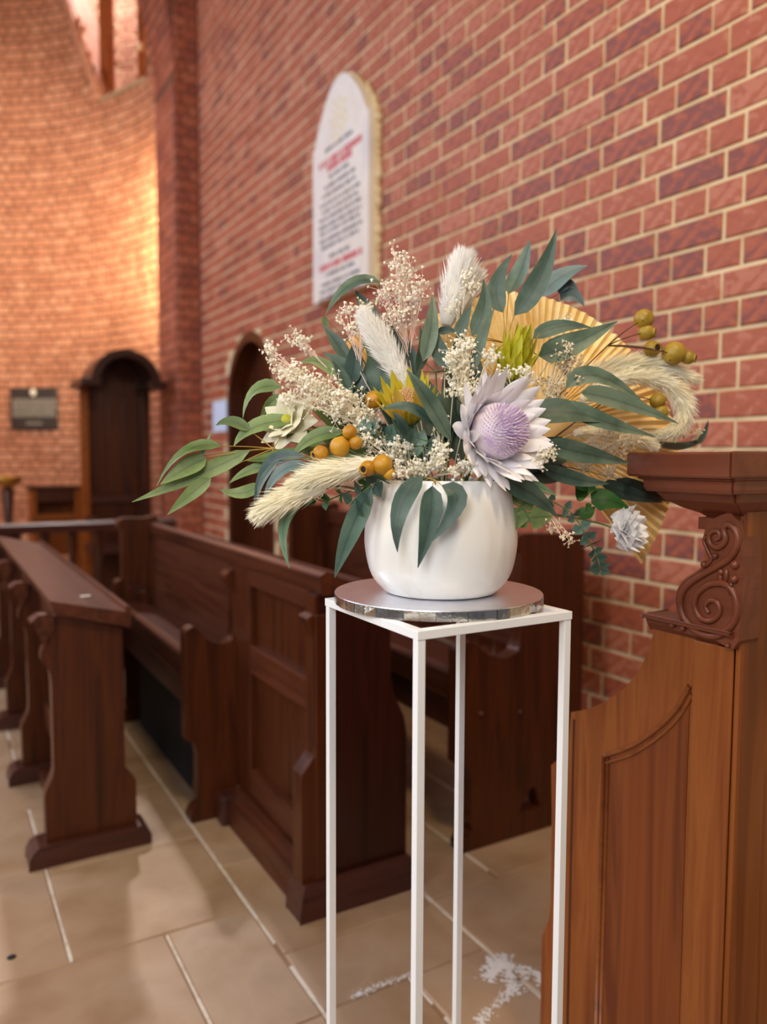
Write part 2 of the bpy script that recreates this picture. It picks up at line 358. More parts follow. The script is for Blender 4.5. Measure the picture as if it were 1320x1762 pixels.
lay(wall_apse, courses(-.1*AR, 3.24*AR, 0, 6.5, lambda u, z, d: apse(u/AR, z, d)+(u/AR,), lambda a, c, z: in_win((a+c)/2/AR, z), ph=.03, mj=.015), 'brick_apse')
# window in the apse: reveals, sill, timber mullions, sunlit brickwork outside it
b = MB()
def quad(mb, p): mb.add(p, [(0, 1, 2, 3)])
ZW1 = 6.6
quad(b, [apse(TH0, WZ), apse(TH1, WZ), apse(TH1, WZ-.03, .45), apse(TH0, WZ-.03, .45)])
quad(b, [apse(TH0, WZ-.05), apse(TH1, WZ-.05), apse(TH1, WZ), apse(TH0, WZ)])
win = struct('window_1', b, 'stone')
b = MB(); quad(b, [apse(TH1, WZ), apse(win_left(ZW1), ZW1), apse(win_left(ZW1), ZW1, .45), apse(TH1, WZ, .45)])
quad(b, [apse(TH0, WZ), apse(TH0, ZW1), apse(TH0, ZW1, .45), apse(TH0, WZ, .45)])
part('reveal', b, 'brick_apse', win)
b = MB(); q0, q1, e_ = (TH1, WZ), (win_left(ZW1), ZW1), .028
vs = [apse(q[0]+k, q[1], d) for q in (q0, q1) for k in (-.004, e_) for d in (-.012, .06)]
b.add(vs, [(0, 1, 3, 2), (4, 6, 7, 5), (0, 4, 5, 1), (2, 3, 7, 6), (0, 2, 6, 4), (1, 5, 7, 3)]); part('arris', b, 'brick_apse', win)
for x0, x1 in ((151, 166), (213, 223)):
    b = MB(); t0, z0 = hit_apse(x0, 120); t1, _ = hit_apse(x1, 120); zb = WZ-.02
    vs = [apse(t, z, d) for z in (zb, ZW1) for t in (t0, t1) for d in (.16, .24)]
    b.add(vs, [(0, 1, 3, 2), (4, 6, 7, 5), (0, 4, 5, 1), (2, 3, 7, 6), (0, 2, 6, 4), (1, 5, 7, 3)])
    part('mullion', b, 'wood_or', win)
c_ = hit_apse(219, 70); b = MB(); b.ball(apse(c_[0], c_[1], .14), .035, 10, 8); part('catch', b, 'marble_y', win, smooth=True)
b = MB(); vs = [apse(t, z, 1.4) for z in (3.0, 8.4) for t in np.linspace(.1, 1.5, 12)]
b.add(vs, [(k, k+1, 13+k, 12+k) for k in range(11)])
wo = struct('wall_outside', b, 'mortar')
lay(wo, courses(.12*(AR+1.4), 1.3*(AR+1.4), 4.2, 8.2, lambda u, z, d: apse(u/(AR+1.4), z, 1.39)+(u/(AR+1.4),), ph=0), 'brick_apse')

# ------------------------------------------------------------------ floor of stone flags
b = MB(); b.box(-3.4, 2.2, -1.2, 10.2, -.12, -.004); floor = struct('floor', b, 'grout')
PT = MB()
def flag(x0, x1, y0, y1):
    g = .0045; y = y0+.002
    while y < y1-.01 and x1 < 1.95:
        L = min(random.uniform(.03, .14), y1-y)
        if random.random() > .14: e_ = random.uniform(.0022, .0044); PT.box(x1-e_, x1+e_, y, y+L, -.02, random.uniform(-.0012, .0006))
        y += L
    x0 += g; x1 -= g; y0 += .0011; y1 -= .0011
    if x1-x0 < .02 or y1-y0 < .02: return
    b = MB(); j = lambda: random.uniform(-.0015, .0015); e = .004
    lo = [(x0, y0), (x1, y0), (x1, y1), (x0, y1)]; hi = [(x0+e+j(), y0+e+j()), (x1-e+j(), y0+e+j()), (x1-e+j(), y1-e+j()), (x0+e+j(), y1-e+j())]
    h = random.uniform(-.0012, .0)
    b.add([(p[0], p[1], -.03) for p in lo]+[(p[0], p[1], h-.004) for p in lo]+[(p[0], p[1], h) for p in hi],
          [(8, 9, 10, 11)]+[(k, (k+1) % 4, 4+(k+1) % 4, 4+k) for k in range(4)]+[(4+k, 4+(k+1) % 4, 8+(k+1) % 4, 8+k) for k in range(4)])
    part('flagstone', b, 'stone', floor)
ya = [.5, .985, 1.44, 1.895, 2.35, 2.815, 3.27, 3.73, 4.19, 4.65, 5.1]
for i in range(len(ya)-1):                            # courses left of the long joint at x = .70
    jx = {1: [.477, -.02], 2: [.477, .02], 3: [.254, -.2], 4: [.254, -.2]}.get(i, [.477 if i % 2 else .254, .0])
    xs = [-1.1, -.6]+sorted(jx)+[.70]
    for k in range(len(xs)-1): flag(xs[k], xs[k+1], ya[i], ya[i+1])
yb = [.4, .99, 1.447, 1.672, 2.13, 2.59, 3.05, 3.5, 3.96, 4.42, 4.88]
for i in range(len(yb)-1):
    for x0, x1 in (((.70, .92), (.92, 1.14)) if i in (1, 5, 7) else ((.70, 1.14),)): flag(x0, x1, yb[i], yb[i+1])
yc = [.3, .8, 1.25, 1.685, 2.14, 2.6, 3.06, 3.5, 3.96, 4.42, 4.88]
for i in range(len(yc)-1):
    xs = [1.14, 1.37, 2.0] if i % 2 else [1.14, 1.6, 2.0]
    for k in range(len(xs)-1): flag(xs[k], xs[k+1], yc[i], yc[i+1])
for i in range(11):
    for k in range(7): flag(-1.1+k*.45, -.65+k*.45 if k < 6 else 2.0, 5.1+i*.45 if i else 4.88, 5.55+i*.45)
part('pointing', PT, 'pointing', floor, kind='stuff')
# lime smears on the flags beside the clergy stall
b = MB()
for pts, w in (([(1.10, 1.29), (1.13, 1.345), (1.16, 1.40)], .016), ([(1.12, 1.40), (1.16, 1.34), (1.19, 1.27), (1.2, 1.2)], .018), ([(.97, 1.25), (1.05, 1.28), (1.12, 1.30)], .013), ([(.78, 1.452), (.86, 1.456), (.95, 1.45)], .010), ([(1.08, 1.36), (1.13, 1.38)], .02)):
    sp = smooth2([(p[0], p[1], .001) for p in pts], 8)
    for i, p in enumerate(sp): 
        for _ in range(22):
            q = p+np.array([random.gauss(0, w*.55), random.gauss(0, w*.55), random.uniform(0, .0006)]); r = random.uniform(.2, 1)**2*w*.34; n = 6
            b.add([q]+[q+r*random.uniform(.6, 1.2)*np.array([math.cos(2*math.pi*k/n), math.sin(2*math.pi*k/n), 0]) for k in range(n)], [(0, 1+k, 1+(k+1) % n) for k in range(n)])
part('lime_smear', b, 'marble', floor, kind='stuff')
b = MB(); b.lathe([(.001, .0), (.011, .0005), (.009, .002), (.001, .003)], (.132, 1.985, 0), 9); part('dark_pit', b, 'dark', floor)

# ------------------------------------------------------------------ right wall: tablet, notice, door
XF = XW-.062
t = thing('memorial_tablet', 'white marble memorial tablet with arched head and rows of black and red lettering', 'tablet', (XW, 3.8, 2.1))
pl = lambda x, y: tuple(onx(x, y, XF)[1:])
L0, L1, R0 = pl(539, 524), pl(538, 262), pl(634, 486)
ym = (L0[0]+R0[0])/2; top = pl(592, 122)[1]
out = [R0, L0, (L0[0], L1[1])]
for q in smooth2([(L0[0]-.02, L1[1]), (L0[0]-.10, L1[1]+.13), (ym+.10, top-.03), (ym, top), (ym-.10, top-.03), (R0[0]+.10, L1[1]+.13), (R0[0]+.02, L1[1])], 5): out.append(tuple(q))
out.append((R0[0], L1[1])); out[0] = (R0[0], L0[1])
b = MB(); b.prism(out, 'x', XF, XW-.03); part('slab', b, 'marble', t)
out2 = [(ym+(p[0]-ym)*1.02, p[1]+(.012 if p[1] > 2.6 else -.004)) for p in out]
b = MB(); b.prism(out2, 'x', XW-.03, XW-.003); part('backing', b, 'marble_y', t)
b = MB()
for i in range(60):
    z = L0[1]+(top-.1-L0[1])*i/60; zz = z; yy = R0[0]-.006
    if zz > L1[1]: yy = R0[0]+.1*(zz-L1[1])/.13*.8
    b.ball((XW-.012, yy+random.uniform(-.012, .01), zz), random.uniform(.01, .024), 6, 5)
part('mortar_bed', b, 'mortar', t, kind='stuff')
bk, rd = MB(), MB(); w_ = L0[0]-R0[0]
rows = []
for k, (px, py) in enumerate([(590, 238), (592, 258), (588, 274), (588, 290), (590, 304), (590, 318), (592, 332), (592, 345), (592, 358), (594, 370), (592, 383), (590, 398), (590, 410), (594, 428), (590, 446), (588, 462), (592, 476), (592, 488), (592, 500)]):
    z = pl(px, py)[1]; red = k in (1, 2, 14); wd_ = [.5, .74, .42, .36, .52, .6, .7, .62, .72, .74, .7, .72, .66, .36, .72, .5, .64, .7, .7][k]
    y = ym+w_*wd_/2
    while y > ym-w_*wd_/2:
        L = random.uniform(.012, .03); h = .017 if red else .009
        (rd if red else bk).box(XF-.0015, XF+.002, y-L, y, z-h, z+h); y -= L+random.choice((.006, .007, .02))
part('lettering', bk, 'ink', t, kind='stuff'); part('lettering', rd, 'ink_r', t, kind='stuff', label='red lettering')
b = MB()
for k in range(26):
    a = k*2.4; r = .11*math.sqrt(k/26); b.ball((XF, ym+r*math.cos(a), L1[1]+.07+r*1.1*math.sin(a)), .016, 6, 4, (.35, 1, 1))
part('carved_emblem', b, 'emblem', t, kind='stuff')
n0, n1 = onx(366, 692, XW-.006), onx(390, 742, XW-.006)
t = thing('paper_notice', 'pale blue white sheet of paper fixed to the brick wall beside the arched door', 'notice', (XW, n0[1], n1[2]))
b = MB(); b.box(XW-.006, XW-.001, n1[1], n0[1], n1[2], n0[2]); part('sheet', b, 'paper', t)
b = MB(); c_ = [(DY0, 0), (DY1, 0)]+arc((DY0+DY1)/2, DZS, (DY1-DY0)/2, 0, 180, 16, DZT-DZS)
b.prism(c_, 'x', XW+.17, XW+.2); door = struct('door_1', b, 'wood_v')
for k in range(6):
    y0, y1 = DY0+.01+k*(DY1-DY0-.02)/6, DY0+.01+(k+1)*(DY1-DY0-.02)/6
    b = MB(); b.prism([(y0+.003, .01), (y1-.003, .01), (y1-.003, max(1.6, door_top(y1-.004)-.01)), ((y0+y1)/2, door_top((y0+y1)/2)-.01), (y0+.003, max(1.6, door_top(y0+.004)-.01))], 'x', XW+.135, XW+.172)
    part('plank', b, 'wood_v', door, bevel=.004)
b = MB(); o_ = arc((DY0+DY1)/2, DZS, (DY1-DY0)/2, 0, 180, 20, DZT-DZS); i_ = arc((DY0+DY1)/2, DZS, (DY1-DY0)/2-.07, 180, 0, 20, DZT-DZS-.07)
b.prism([(DY1, .005)]+o_+[(DY0, .005), (DY0+.07, .005)]+i_+[(DY1-.07, .005)], 'x', XW+.004, XW+.17); part('frame', b, 'wood_v', door)
b = MB(); b.ball((XW+.11, DY0+.16, 1.02), .03, 10, 8); part('handle', b, 'gold', door, smooth=True)

# ------------------------------------------------------------------ front choir desk (left)
t = thing('choir_desk', 'low front choir desk with sloping book board in left corner of photo', 'desk', (.25, 2.38, 0))
prof = [(.262, .06), (.258, .20), (.266, .235), (.288, .275), (.288, .56), (.276, .60), (.262, .625), (.268, .66), (.29, .70), (.29, .742), (.31, .752), (.50, .690), (.50, .24), (.512, .215), (.524, .19), (.524, .06)]
prof = [(.262, .06), (.26, .20)]+[tuple(p) for p in smooth2([(.262, .215), (.284, .262), (.287, .30)], 3)]+[tuple(p) for p in smooth2([(.287, .54), (.281, .575), (.262, .61), (.264, .64), (.288, .672)], 4)]+[(.29, .73), (.31, .74), (.49, .680), (.49, .245), (.522, .2), (.522, .06)]
for y in (2.405, 3.07, 3.73, 4.42):
    b = MB(); b.prism(prof, 'y', y, y+.05); e = part('end_panel', b, 'wood_v', t, bevel=.005)
    b = MB(); b.prism([(.212, 0), (.56, 0), (.56, .03), (.548, .052), (.53, .06), (.24, .06), (.222, .05), (.212, .03)], 'y', y-.027, y+.075); part('foot', b, 'wood_x', t, bevel=.006)
    b = MB(); b.prism([(.268, .66), (.236, .725), (.258, .74), (.292, .74), (.292, .70)], 'y', y-.012, y+.062); part('bracket', b, 'wood_y', t, bevel=.004)
b = MB(); b.prism([(.288, .782), (.294, .764), (.296, .750), (.505, .69), (.508, .70), (.508, .738), (.500, .745), (.494, .735)], 'y', 2.375, 4.5); part('book_board', b, 'wood_y', t, bevel=.003)
b = MB(); b.prism([(.494, .728), (.508, .724), (.508, .748), (.498, .750)], 'y', 2.374, 4.5); part('book_ledge', b, 'wood_y', t, bevel=.003)
for y0, y1 in ((2.455, 3.07), (3.12, 3.73), (3.78, 4.42)):
    b = MB(); b.box(.355, .372, y0, y1, .28, .70); part('panel', b, 'wood_v', t)
    b = MB(); b.box(.34, .385, y0, y1, .20, .29); part('rail', b, 'wood_y', t, bevel=.004)
    b = MB(); b.box(.33, .39, y0, y1, .64, .72); part('rail', b, 'wood_y', t, bevel=.004)
    b = MB(); b.box(.31, .40, y0, y1, .005, .05); part('floor_rail', b, 'wood_y', t, bevel=.004)
b = MB()
for x, y in ((147, 1027), (153, 1028), (141, 1025)):
    p = ony(x, y, 2.56); b.ball((p[0], 2.56, .7615), .006, 7, 5, (1, 1.6, .35))
part('wax_drip', b, 'marble', t)
# ------------------------------------------------------------------ rear choir desk (middle) whose front carries the front pew
t = thing('choir_desk', 'tall panelled choir desk standing end on behind the white metal stand', 'desk', (.82, 1.755, 0))
ep = [(.80, .095), (.80, .37)]+[tuple(p) for p in smooth2([(.80, .385), (.812, .40), (.836, .43), (.838, .45)], 3)]+[tuple(p) for p in smooth2([(.838, .735), (.83, .755), (.818, .79), (.838, .80)], 3)]+[(.838, .845), (.885, .86), (1.06, .80), (1.062, .62), (1.07, .56), (1.105, .49), (1.115, .44), (1.115, .095)]
for y in (1.775, 3.6):
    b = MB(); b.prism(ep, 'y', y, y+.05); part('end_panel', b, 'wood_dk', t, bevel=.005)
    b = MB(); b.prism([(.785, 0), (1.145, 0), (1.145, .03), (1.13, .075), (1.12, .095), (.80, .095), (.79, .06), (.785, .03)], 'y', y-.02, y+.07); part('foot', b, 'wood_x', t, bevel=.008)
b = MB(); b.prism([(.850, .862), (.846, .897), (.868, .906), (.885, .90), (.90, .89), (1.09, .82), (1.085, .80), (.89, .868), (.885, .85), (.853, .85)], 'y', 1.765, 3.64); part('book_board', b, 'wood_y', t, bevel=.003)
b = MB(); b.prism([(1.075, .82), (1.095, .812), (1.097, .838), (1.083, .843)], 'y', 1.765, 3.64); part('book_ledge', b, 'wood_y', t, bevel=.003)
b = MB(); b.box(.835, .872, 1.766, 1.78, .096, .80); part('stile', b, 'wood_v', t, bevel=.003)
b = MB(); b.prism([(p[0]-.003, p[1]) for p in ep[:ep.index((.838, .845))+1]]+[(.845, .845), (.845, .095)], 'y', 1.772, 1.828); part('edge_board', b, 'wood_v', t, bevel=.003)
b = MB(); b.box(.880, .895, 1.825, 2.46, .12, .85); part('panel', b, 'wood_v', t)
b = MB(); b.box(.880, .895, 2.46, 3.6, .12, .85); part('panel', b, 'wood_v', t)
for z0, z1 in ((.10, .20), (.515, .605), (.795, .855)):
    b = MB(); b.box(.858, .884, 1.82, 2.46, z0, z1); part('rail', b, 'wood_y', t, bevel=.004)
for y0, y1 in ((1.82, 1.875), (2.30, 2.46)):
    b = MB(); b.box(.857, .883, y0, y1, .10, .855); part('stile', b, 'wood_v', t, bevel=.004)
b = MB(); b.prism([(.803, 0), (.86, 0), (.86, .11), (.845, .11), (.825, .085), (.815, .08), (.812, .04)], 'y', 1.84, 2.40); part('skirting', b, 'wood_y', t, bevel=.004)
b = MB(); b.box(.78, .86, 2.36, 2.43, 0, .10); part('foot', b, 'wood_x', t, bevel=.012)
b = MB(); b.box(.90, 1.06, 1.825, 3.6, .60, .615); part('shelf', b, 'wood_y', t)
# ------------------------------------------------------------------ pews
def pew(label, x0, xb, ya_, yb_, zt, upper, group):
    """x0 front of the end panels, xb face of the backboard"""
    t = thing('pew', label, 'pew', (x0, ya_, 0), group)
    d = xb-x0
    def P(u, z): return (x0+u*d, z)
    low = [P(.08, 0)]+[tuple(p) for p in smooth2([P(.05, .02), P(.12, .045), P(.24, .06), P(.2, .09), P(.22, .12)], 3)]+[tuple(p) for p in smooth2([P(.23, .22), P(.19, .255), P(.10, .275), P(.0, .28)], 3)]+[P(0, .30), P(0, .61)]
    low += [tuple(p) for p in smooth2([P(.0, .625), P(.06, .645), P(.22, .648), P(.45, .605), P(.72, .585), P(.93, .595), P(1.0, .625), P(1.02, .66)], 4)]
    U = [P(1.0, .74), P(.97, .80)] if upper else []
    for y in (ya_, yb_):
        far = y == yb_
        if upper or far:
            ex = x0+d+upper if upper else xb+.03
            xf = x0+d*.98 if upper else xb-.13
            hi = low+[(xf, .70), (xf, zt-.08)]+[tuple(p) for p in smooth2([(xf, zt-.06), (xf-.012, zt-.03), (xf-.006, zt-.004), (xf+.05, zt), (ex-.05, zt-.008), (ex-.02, zt+.004), (ex, zt-.02)], 4)]+[(ex, .28), (ex, 0)]
            if not upper: hi = low[:-8]+[(xf, .62), (xf, zt-.05)]+[tuple(p) for p in smooth2([(xf-.02, zt-.03), (xf, zt), (ex-.06, zt), (ex-.01, zt+.005), (ex, zt-.03)], 4)]+[(ex, 0)]
            hl = [[(x0+d*.98, .075), (x0+d*.98+.10, .075), (x0+d*.98+.075, .145), (x0+d*.98+.06, .15)]] if upper else []
            b = MB(); b.prism(hi, 'y', y, y+.055, hl); part('end_panel', b, 'wood_v', t, bevel=.006)
        else:
            hi = low+[(xb, .70), (xb, .75)]+[tuple(p) for p in smooth2([(xb-.03, .79), (xb-.028, .815), (xb+.002, .835)], 3)]+[(xb+.002, .85), (xb+.02, .85), (xb+.02, 0)]
            b = MB(); b.prism(hi, 'y', y, y+.055); part('end_panel', b, 'wood_v', t, bevel=.006)
    b = MB(); b.prism([(x0+.012, .47), (x0+.012, .545), (x0+.03, .56), (xb, .535), (xb, .47)], 'y', ya_+.055, yb_); part('seat', b, 'wood_y', t, bevel=.005)
    bx = xb if not upper else x0+d+upper-.05
    b = MB(); b.prism([(bx-.012, .53), (bx+.006, .53), (bx+.022, .86), (bx+.006, .86)], 'y', ya_+.055, yb_); part('backrest', b, 'wood_y', t)
    if upper:
        b = MB(); b.box(bx-.02, bx+.03, ya_+.055, yb_, .86, zt-.03); part('top_rail', b, 'wood_y', t, bevel=.006)
    b = MB(); b.box(x0+.03, x0+.05, ya_+.055, yb_, .36, .47); part('seat_rail', b, 'wood_y', t)
    return t
pew('front choir pew with wide bare seat between the two choir desks', .69, .858, 2.44, 3.545, .925, 0, None)
p2 = pew('rear choir pew against the brick wall behind the white stand', 1.34, 1.575, 1.84, 3.6, .965, .265, None)
b = MB()
for x, y in ((828, 1228), (895, 1226)):
    q = ony(x, y, 1.838); b = MB(); b.ball(q, .009, 8, 6); part('dowel', b, 'wood_y', p2, smooth=True)
b = MB(); b.box(.745, .80, 2.6, 3.4, .0, .012); b.box(.76, .85, 2.55, 3.5, .05, .30)
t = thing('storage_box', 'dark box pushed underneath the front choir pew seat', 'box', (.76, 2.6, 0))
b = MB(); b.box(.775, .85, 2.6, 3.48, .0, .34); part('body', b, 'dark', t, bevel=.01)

# ------------------------------------------------------------------ clergy stall (right foreground)
D = 1.0
def q2(x, y, d=D): p = onx(x, y, d); return (p[1], p[2])
t = thing('clergy_stall', 'tall honey brown wooden stall end with carved scroll bracket and moulded cornice', 'stall', (1.0, .69, 0))
YB = .697
wing = [(YB, 0.0), (YB, 1.11), (.80, 1.11), (.80, .93)]
cut = [q2(1127, 1084), q2(1118, 1120), q2(1100, 1155), q2(1075, 1186), q2(1040, 1210), q2(1010, 1222), q2(984, 1227)]
wing = [(YB, 0), (YB, 1.11), (.752, 1.11), (.752, .93), (q2(1127, 1084)[0], .93)]+[tuple(p) for p in smooth2(cut, 4)]
wing += [q2(979, 1290), q2(968, 1302), q2(950, 1318), q2(951, 1400), q2(949, 1560), q2(945, 1585), q2(934, 1612), (q2(932, 1700)[0], q2(932, 1700)[1]), (q2(932, 1700)[0], 0)]
b = MB(); b.prism(wing, 'x', D, D+.04); sp_ = part('side_panel', b, 'wood_hv', t, bevel=.004)
# raised moulding of the panel
mp_ = [q2(1026, 1800), q2(1036, 1400), q2(1041, 1300)]
b = MB(); cv = smooth2([q2(1041, 1300), q2(1085, 1285), q2(1130, 1255), q2(1165, 1220), q2(1188, 1180)], 6)
for off, r in ((0, .0045), (.011, .0032)):
    b.tube([(D-.001, p[0]-off*.9, p[1]) for p in [(mp_[0][0], .16)]+[mp_[2]]], r, 8)
    b.tube([(D-.001, p[0]-off*.5, p[1]-off) for p in cv], r, 8)
part('moulding', b, 'wood_hh', t, smooth=True)
b = MB(); b.prism([(mp_[0][0], .10), (mp_[2][0], mp_[2][1])]+[(p[0], p[1]) for p in cv[1:]]+[(cv[-1][0], .10)], 'x', D-.0012, D+.003); part('field_panel', b, 'wood_hd', t)
b = MB(); g0 = q2(988, 1232)[0]; b.box(D-.001, D+.004, g0-.0025, g0+.0025, .1, .725); part('groove_shadow_strip', b, 'wood_v', t)  # thin dark strip standing in for the groove's shadow line; nothing is recessed
b = MB(); b.box(D-.004, D, YB, q2(1193, 1180)[0], 0.0, .925); part('plank', b, 'wood_hv', t, bevel=.002)
# back boards facing the camera
for k, (xa, xz) in enumerate(((1.0, 1.075), (1.077, 1.20), (1.202, 1.45), (1.452, 1.7))):
    b = MB(); b.box(xa, xz, YB-.006-(.003 if k == 0 else 0), YB+.03, 0, 1.13); part('back_plank', b, 'wood_hv', t, bevel=.002)
b = MB(); b.prism([(p[0], p[1]) for p in wing], 'x', 1.66, 1.70); part('side_panel', b, 'wood_hv', t)
b = MB(); b.box(1.04, 1.66, YB+.03, 1.0, .42, .46); part('seat', b, 'wood_hh', t, bevel=.004)
# cornice: two mitred lengths lofted through rectangles
def loft(mb, secs):
    vs = [p for (x0, x1, y0, y1, z) in secs for p in ((x0, y0, z), (x1, y0, z), (x1, y1, z), (x0, y1, z))]; n = len(secs)
    fs = [(3, 2, 1, 0), tuple(4*(n-1)+k for k in range(4))]+[(4*i+k, 4*i+(k+1) % 4, 4*i+4+(k+1) % 4, 4*i+4+k) for i in range(n-1) for k in range(4)]
    mb.add(vs, fs)
prof = [(1.095, .10), (1.113, .10), (1.114, .0), (1.120, .10), (1.127, .30), (1.138, .52), (1.150, .63), (1.1505, .74), (1.156, .78), (1.168, .79), (1.170, .86), (1.1725, .86), (1.173, .97), (1.176, 1.0), (1.206, 1.0), (1.209, .98), (1.2095, .9)]
yl = onx(1079, 800, .93)[1]; YC = onx(1256, 800, .93)[1]
b = MB(); loft(b, [(D-.07*w, D+.07, YC+(YB-YC)*(1-w)+.001, .752+(yl-.752)*w, z) for z, w in prof]); part('cornice', b, 'wood_r', t, bevel=.0015)
b = MB(); loft(b, [(D-.07*w+.004, 1.74, YC+(YB-YC)*(1-w)-.0035, YC+(YB-YC)*(1-w)+.0005, z+.001) for z, w in prof]); part('cornice', b, 'wood_r', t, bevel=.001)
# ledge under the scroll
e0, e1 = q2(1124, 1082)[0], q2(1271, 1110)[0]
b = MB(); b.prism([(D-.022, .952), (D-.022, .946), (D-.012, .944), (D-.010, .938), (D, .925), (D+.04, .925), (D+.04, .952)], 'y', e1, e0+.004); part('ledge', b, 'wood_r', t, bevel=.0015)
# carved scroll
def sc(x, y): return q2(1060+x/4.404, 740+y/4.404, D-.01)
ol = [(935, 690), (720, 690), (682, 760), (668, 830), (690, 890), (714, 950), (700, 985), (668, 1005), (672, 1040), (600, 1080), (510, 1145), (470, 1230), (466, 1310), (480, 1400), (478, 1440), (428, 1462), (420, 1500), (560, 1545), (760, 1590), (935, 1600)]
b = MB(); b.prism([tuple(p) for p in smooth2([sc(*p) for p in ol], 3, True)], 'x', D-.012, D+.035); part('scroll_plate', b, 'wood_r', t, bevel=.003)
path = [(768, 830), (798, 812), (790, 770), (750, 765), (718, 800), (730, 862), (790, 890), (845, 830), (830, 745), (870, 715), (925, 770), (935, 860), (880, 965), (780, 1030), (640, 1110), (540, 1190), (500, 1290), (530, 1420), (620, 1520), (760, 1560), (880, 1490), (930, 1370), (905, 1230), (830, 1165), (720, 1170), (630, 1240), (610, 1330), (650, 1420), (730, 1445), (795, 1390), (785, 1310), (730, 1290), (690, 1330), (715, 1385)]
b = MB(); pp = smooth2([(D-.0135,)+sc(*p) for p in path], 5); m_ = len(pp)
b.tube(pp, [.0032+.0024*math.sin(math.pi*i/m_) for i in range(m_)], 8)
b.tube(smooth2([(D-.0135,)+sc(*p) for p in [(700, 800), (678, 840), (716, 930), (735, 985), (640, 1070), (530, 1150), (480, 1250), (490, 1400), (510, 1490)]], 5), .0026, 7)
part('scroll_ridge', b, 'wood_r', t, smooth=True)
b = MB()
for x, y, r in ((440, 1475, .0055), (520, 1500, .005), (915, 1020, .0065), (910, 1130, .006), (682, 1018, .0055), (765, 952, .005), (810, 1075, .005), (860, 1632, .004)):
    b = MB(); b.ball((D-.014,)+sc(x, y), r, 10, 7); part('carved_bead', b, 'wood_r', t, smooth=True)
for x, y in ((800, 1130), (845, 1100), (880, 1200)): b = MB(); b.ball((D-.012,)+sc(x, y), .009, 8, 6, (.5, .5, 1.3)); part('carved_leaf', b, 'wood_r', t, smooth=True)

# ------------------------------------------------------------------ far end: altar rail, bishop's seat, desk, candle stand, plaque
t = thing('altar_rail', 'dark wooden altar rail on turned balusters beyond the front choir desk', 'rail', (.9, 5.0, 0))
b = MB(); b.prism([(4.94, .745), (5.06, .745), (5.065, .79), (5.04, .805), (4.96, .805), (4.935, .79)], 'x', -.4, 1.35); part('handrail', b, 'wood_x', t, bevel=.005)
b = MB(); b.box(-.4, 1.35, 4.95, 5.05, .0, .10); part('base_rail', b, 'wood_x', t, bevel=.006)
k = 0; x = -.35
while x < 1.34:
    b = MB(); b.lathe([(.028, .10), (.028, .17), (.018, .19), (.034, .30), (.022, .44), (.016, .47), (.026, .50), (.018, .53), (.03, .66), (.03, .746)], (x, 5.0, 0), 10); part('baluster', b, 'wood_v', t, smooth=True); x += .155
for x in (.36, 1.3):
    b = MB(); b.box(x-.04, x+.04, 4.955, 5.045, .0, .75); part('post', b, 'wood_v', t, bevel=.005)
YS = 7.0
def s2(x, y, Y=YS): p = ony(x, y, Y); return (p[0], p[2])
xl, xr = s2(140, 760)[0], s2(252, 760)[0]; xm = (s2(150, 700)[0]+s2(243, 700)[0])/2; zc = s2(200, 668)[1]; ra = (s2(243, 690)[0]-s2(150, 690)[0])/2
t = thing('bishop_seat', 'tall dark wooden seat with arched hood against the curved brick apse', 'seat', (xm, YS, 0))
b = MB(); b.prism([(xl, .0), (xr, .0), (xr, zc-.02)]+arc(xm, zc, ra+.02, 0, 180, 16)+[(xl, zc)], 'y', YS, YS+.06); part('back_panel', b, 'wood_v', t, bevel=.006)
b = MB(); b.prism(arc(xm, zc, ra+.0, 0, 180, 18)+arc(xm, zc, ra-.055, 180, 0, 18), 'y', YS-.03, YS); part('arch_moulding', b, 'wood_v', t, bevel=.005)
b = MB(); b.prism(arc(xm, zc+.0, ra+.05, 0, 180, 20)+arc(xm, zc+.0, ra-.01, 180, 0, 20), 'y', YS-.5, YS+.0); part('hood', b, 'wood_dk', t, bevel=.006)
h0 = s2(122, 660)[0]
b = MB(); b.box(xm-ra-.13, xm-ra+.03, YS-.52, YS-.0, zc-.03, zc+.03); part('hood_cornice', b, 'wood_dk', t, bevel=.008)
b = MB(); b.box(xm+ra-.05, s2(262, 655)[0], YS-.52, YS+.0, zc-.03, zc+.03); part('hood_cornice', b, 'wood_dk', t, bevel=.008)
b = MB(); b.box(xl-.015, xl+.055, YS-.06, YS, .0, zc-.02); part('post', b, 'wood_or', t, bevel=.006)
b = MB(); b.box(xr-.06, xr+.02, YS-.08, YS, .0, zc+.01); part('post', b, 'wood_v', t, bevel=.006)
for k in range(3):
    a = xl+.07+k*(xr-xl-.14)/3; b = MB(); b.box(a+.006, a+(xr-xl-.14)/3-.006, YS-.012, YS, .86, zc-.02 if k != 1 else zc+ra-.1); part('plank', b, 'wood_v', t, bevel=.004)
b = MB(); b.box(xl, xr, YS-.38, YS, .40, .46); part('seat_board', b, 'wood_x', t, bevel=.006)
b = MB(); b.box(xl, xr, YS-.05, YS, .80, .86); part('rail', b, 'wood_x', t, bevel=.006)
for xx in (xl+.01, xr-.06):
    b = MB(); b.box(xx, xx+.05, YS-.38, YS-.33, 0, .66); part('leg', b, 'wood_v', t, bevel=.005)
    b = MB(); b.box(xx, xx+.05, YS-.4, YS, .66, .70); part('arm', b, 'wood_y', t, bevel=.005)
YD = 7.3; a0, a1, zt = s2(52, 838, YD)[0], s2(139, 838, YD)[0], s2(100, 836, YD)[1]
t = thing('prayer_desk', 'small orange wooden desk with open shelf left of the arched seat', 'desk', (a0, YD, 0))
b = MB(); b.box(a0-.02, a1, YD-.02, YD+.3, zt-.03, zt); part('top', b, 'wood_v', t, bevel=.005)
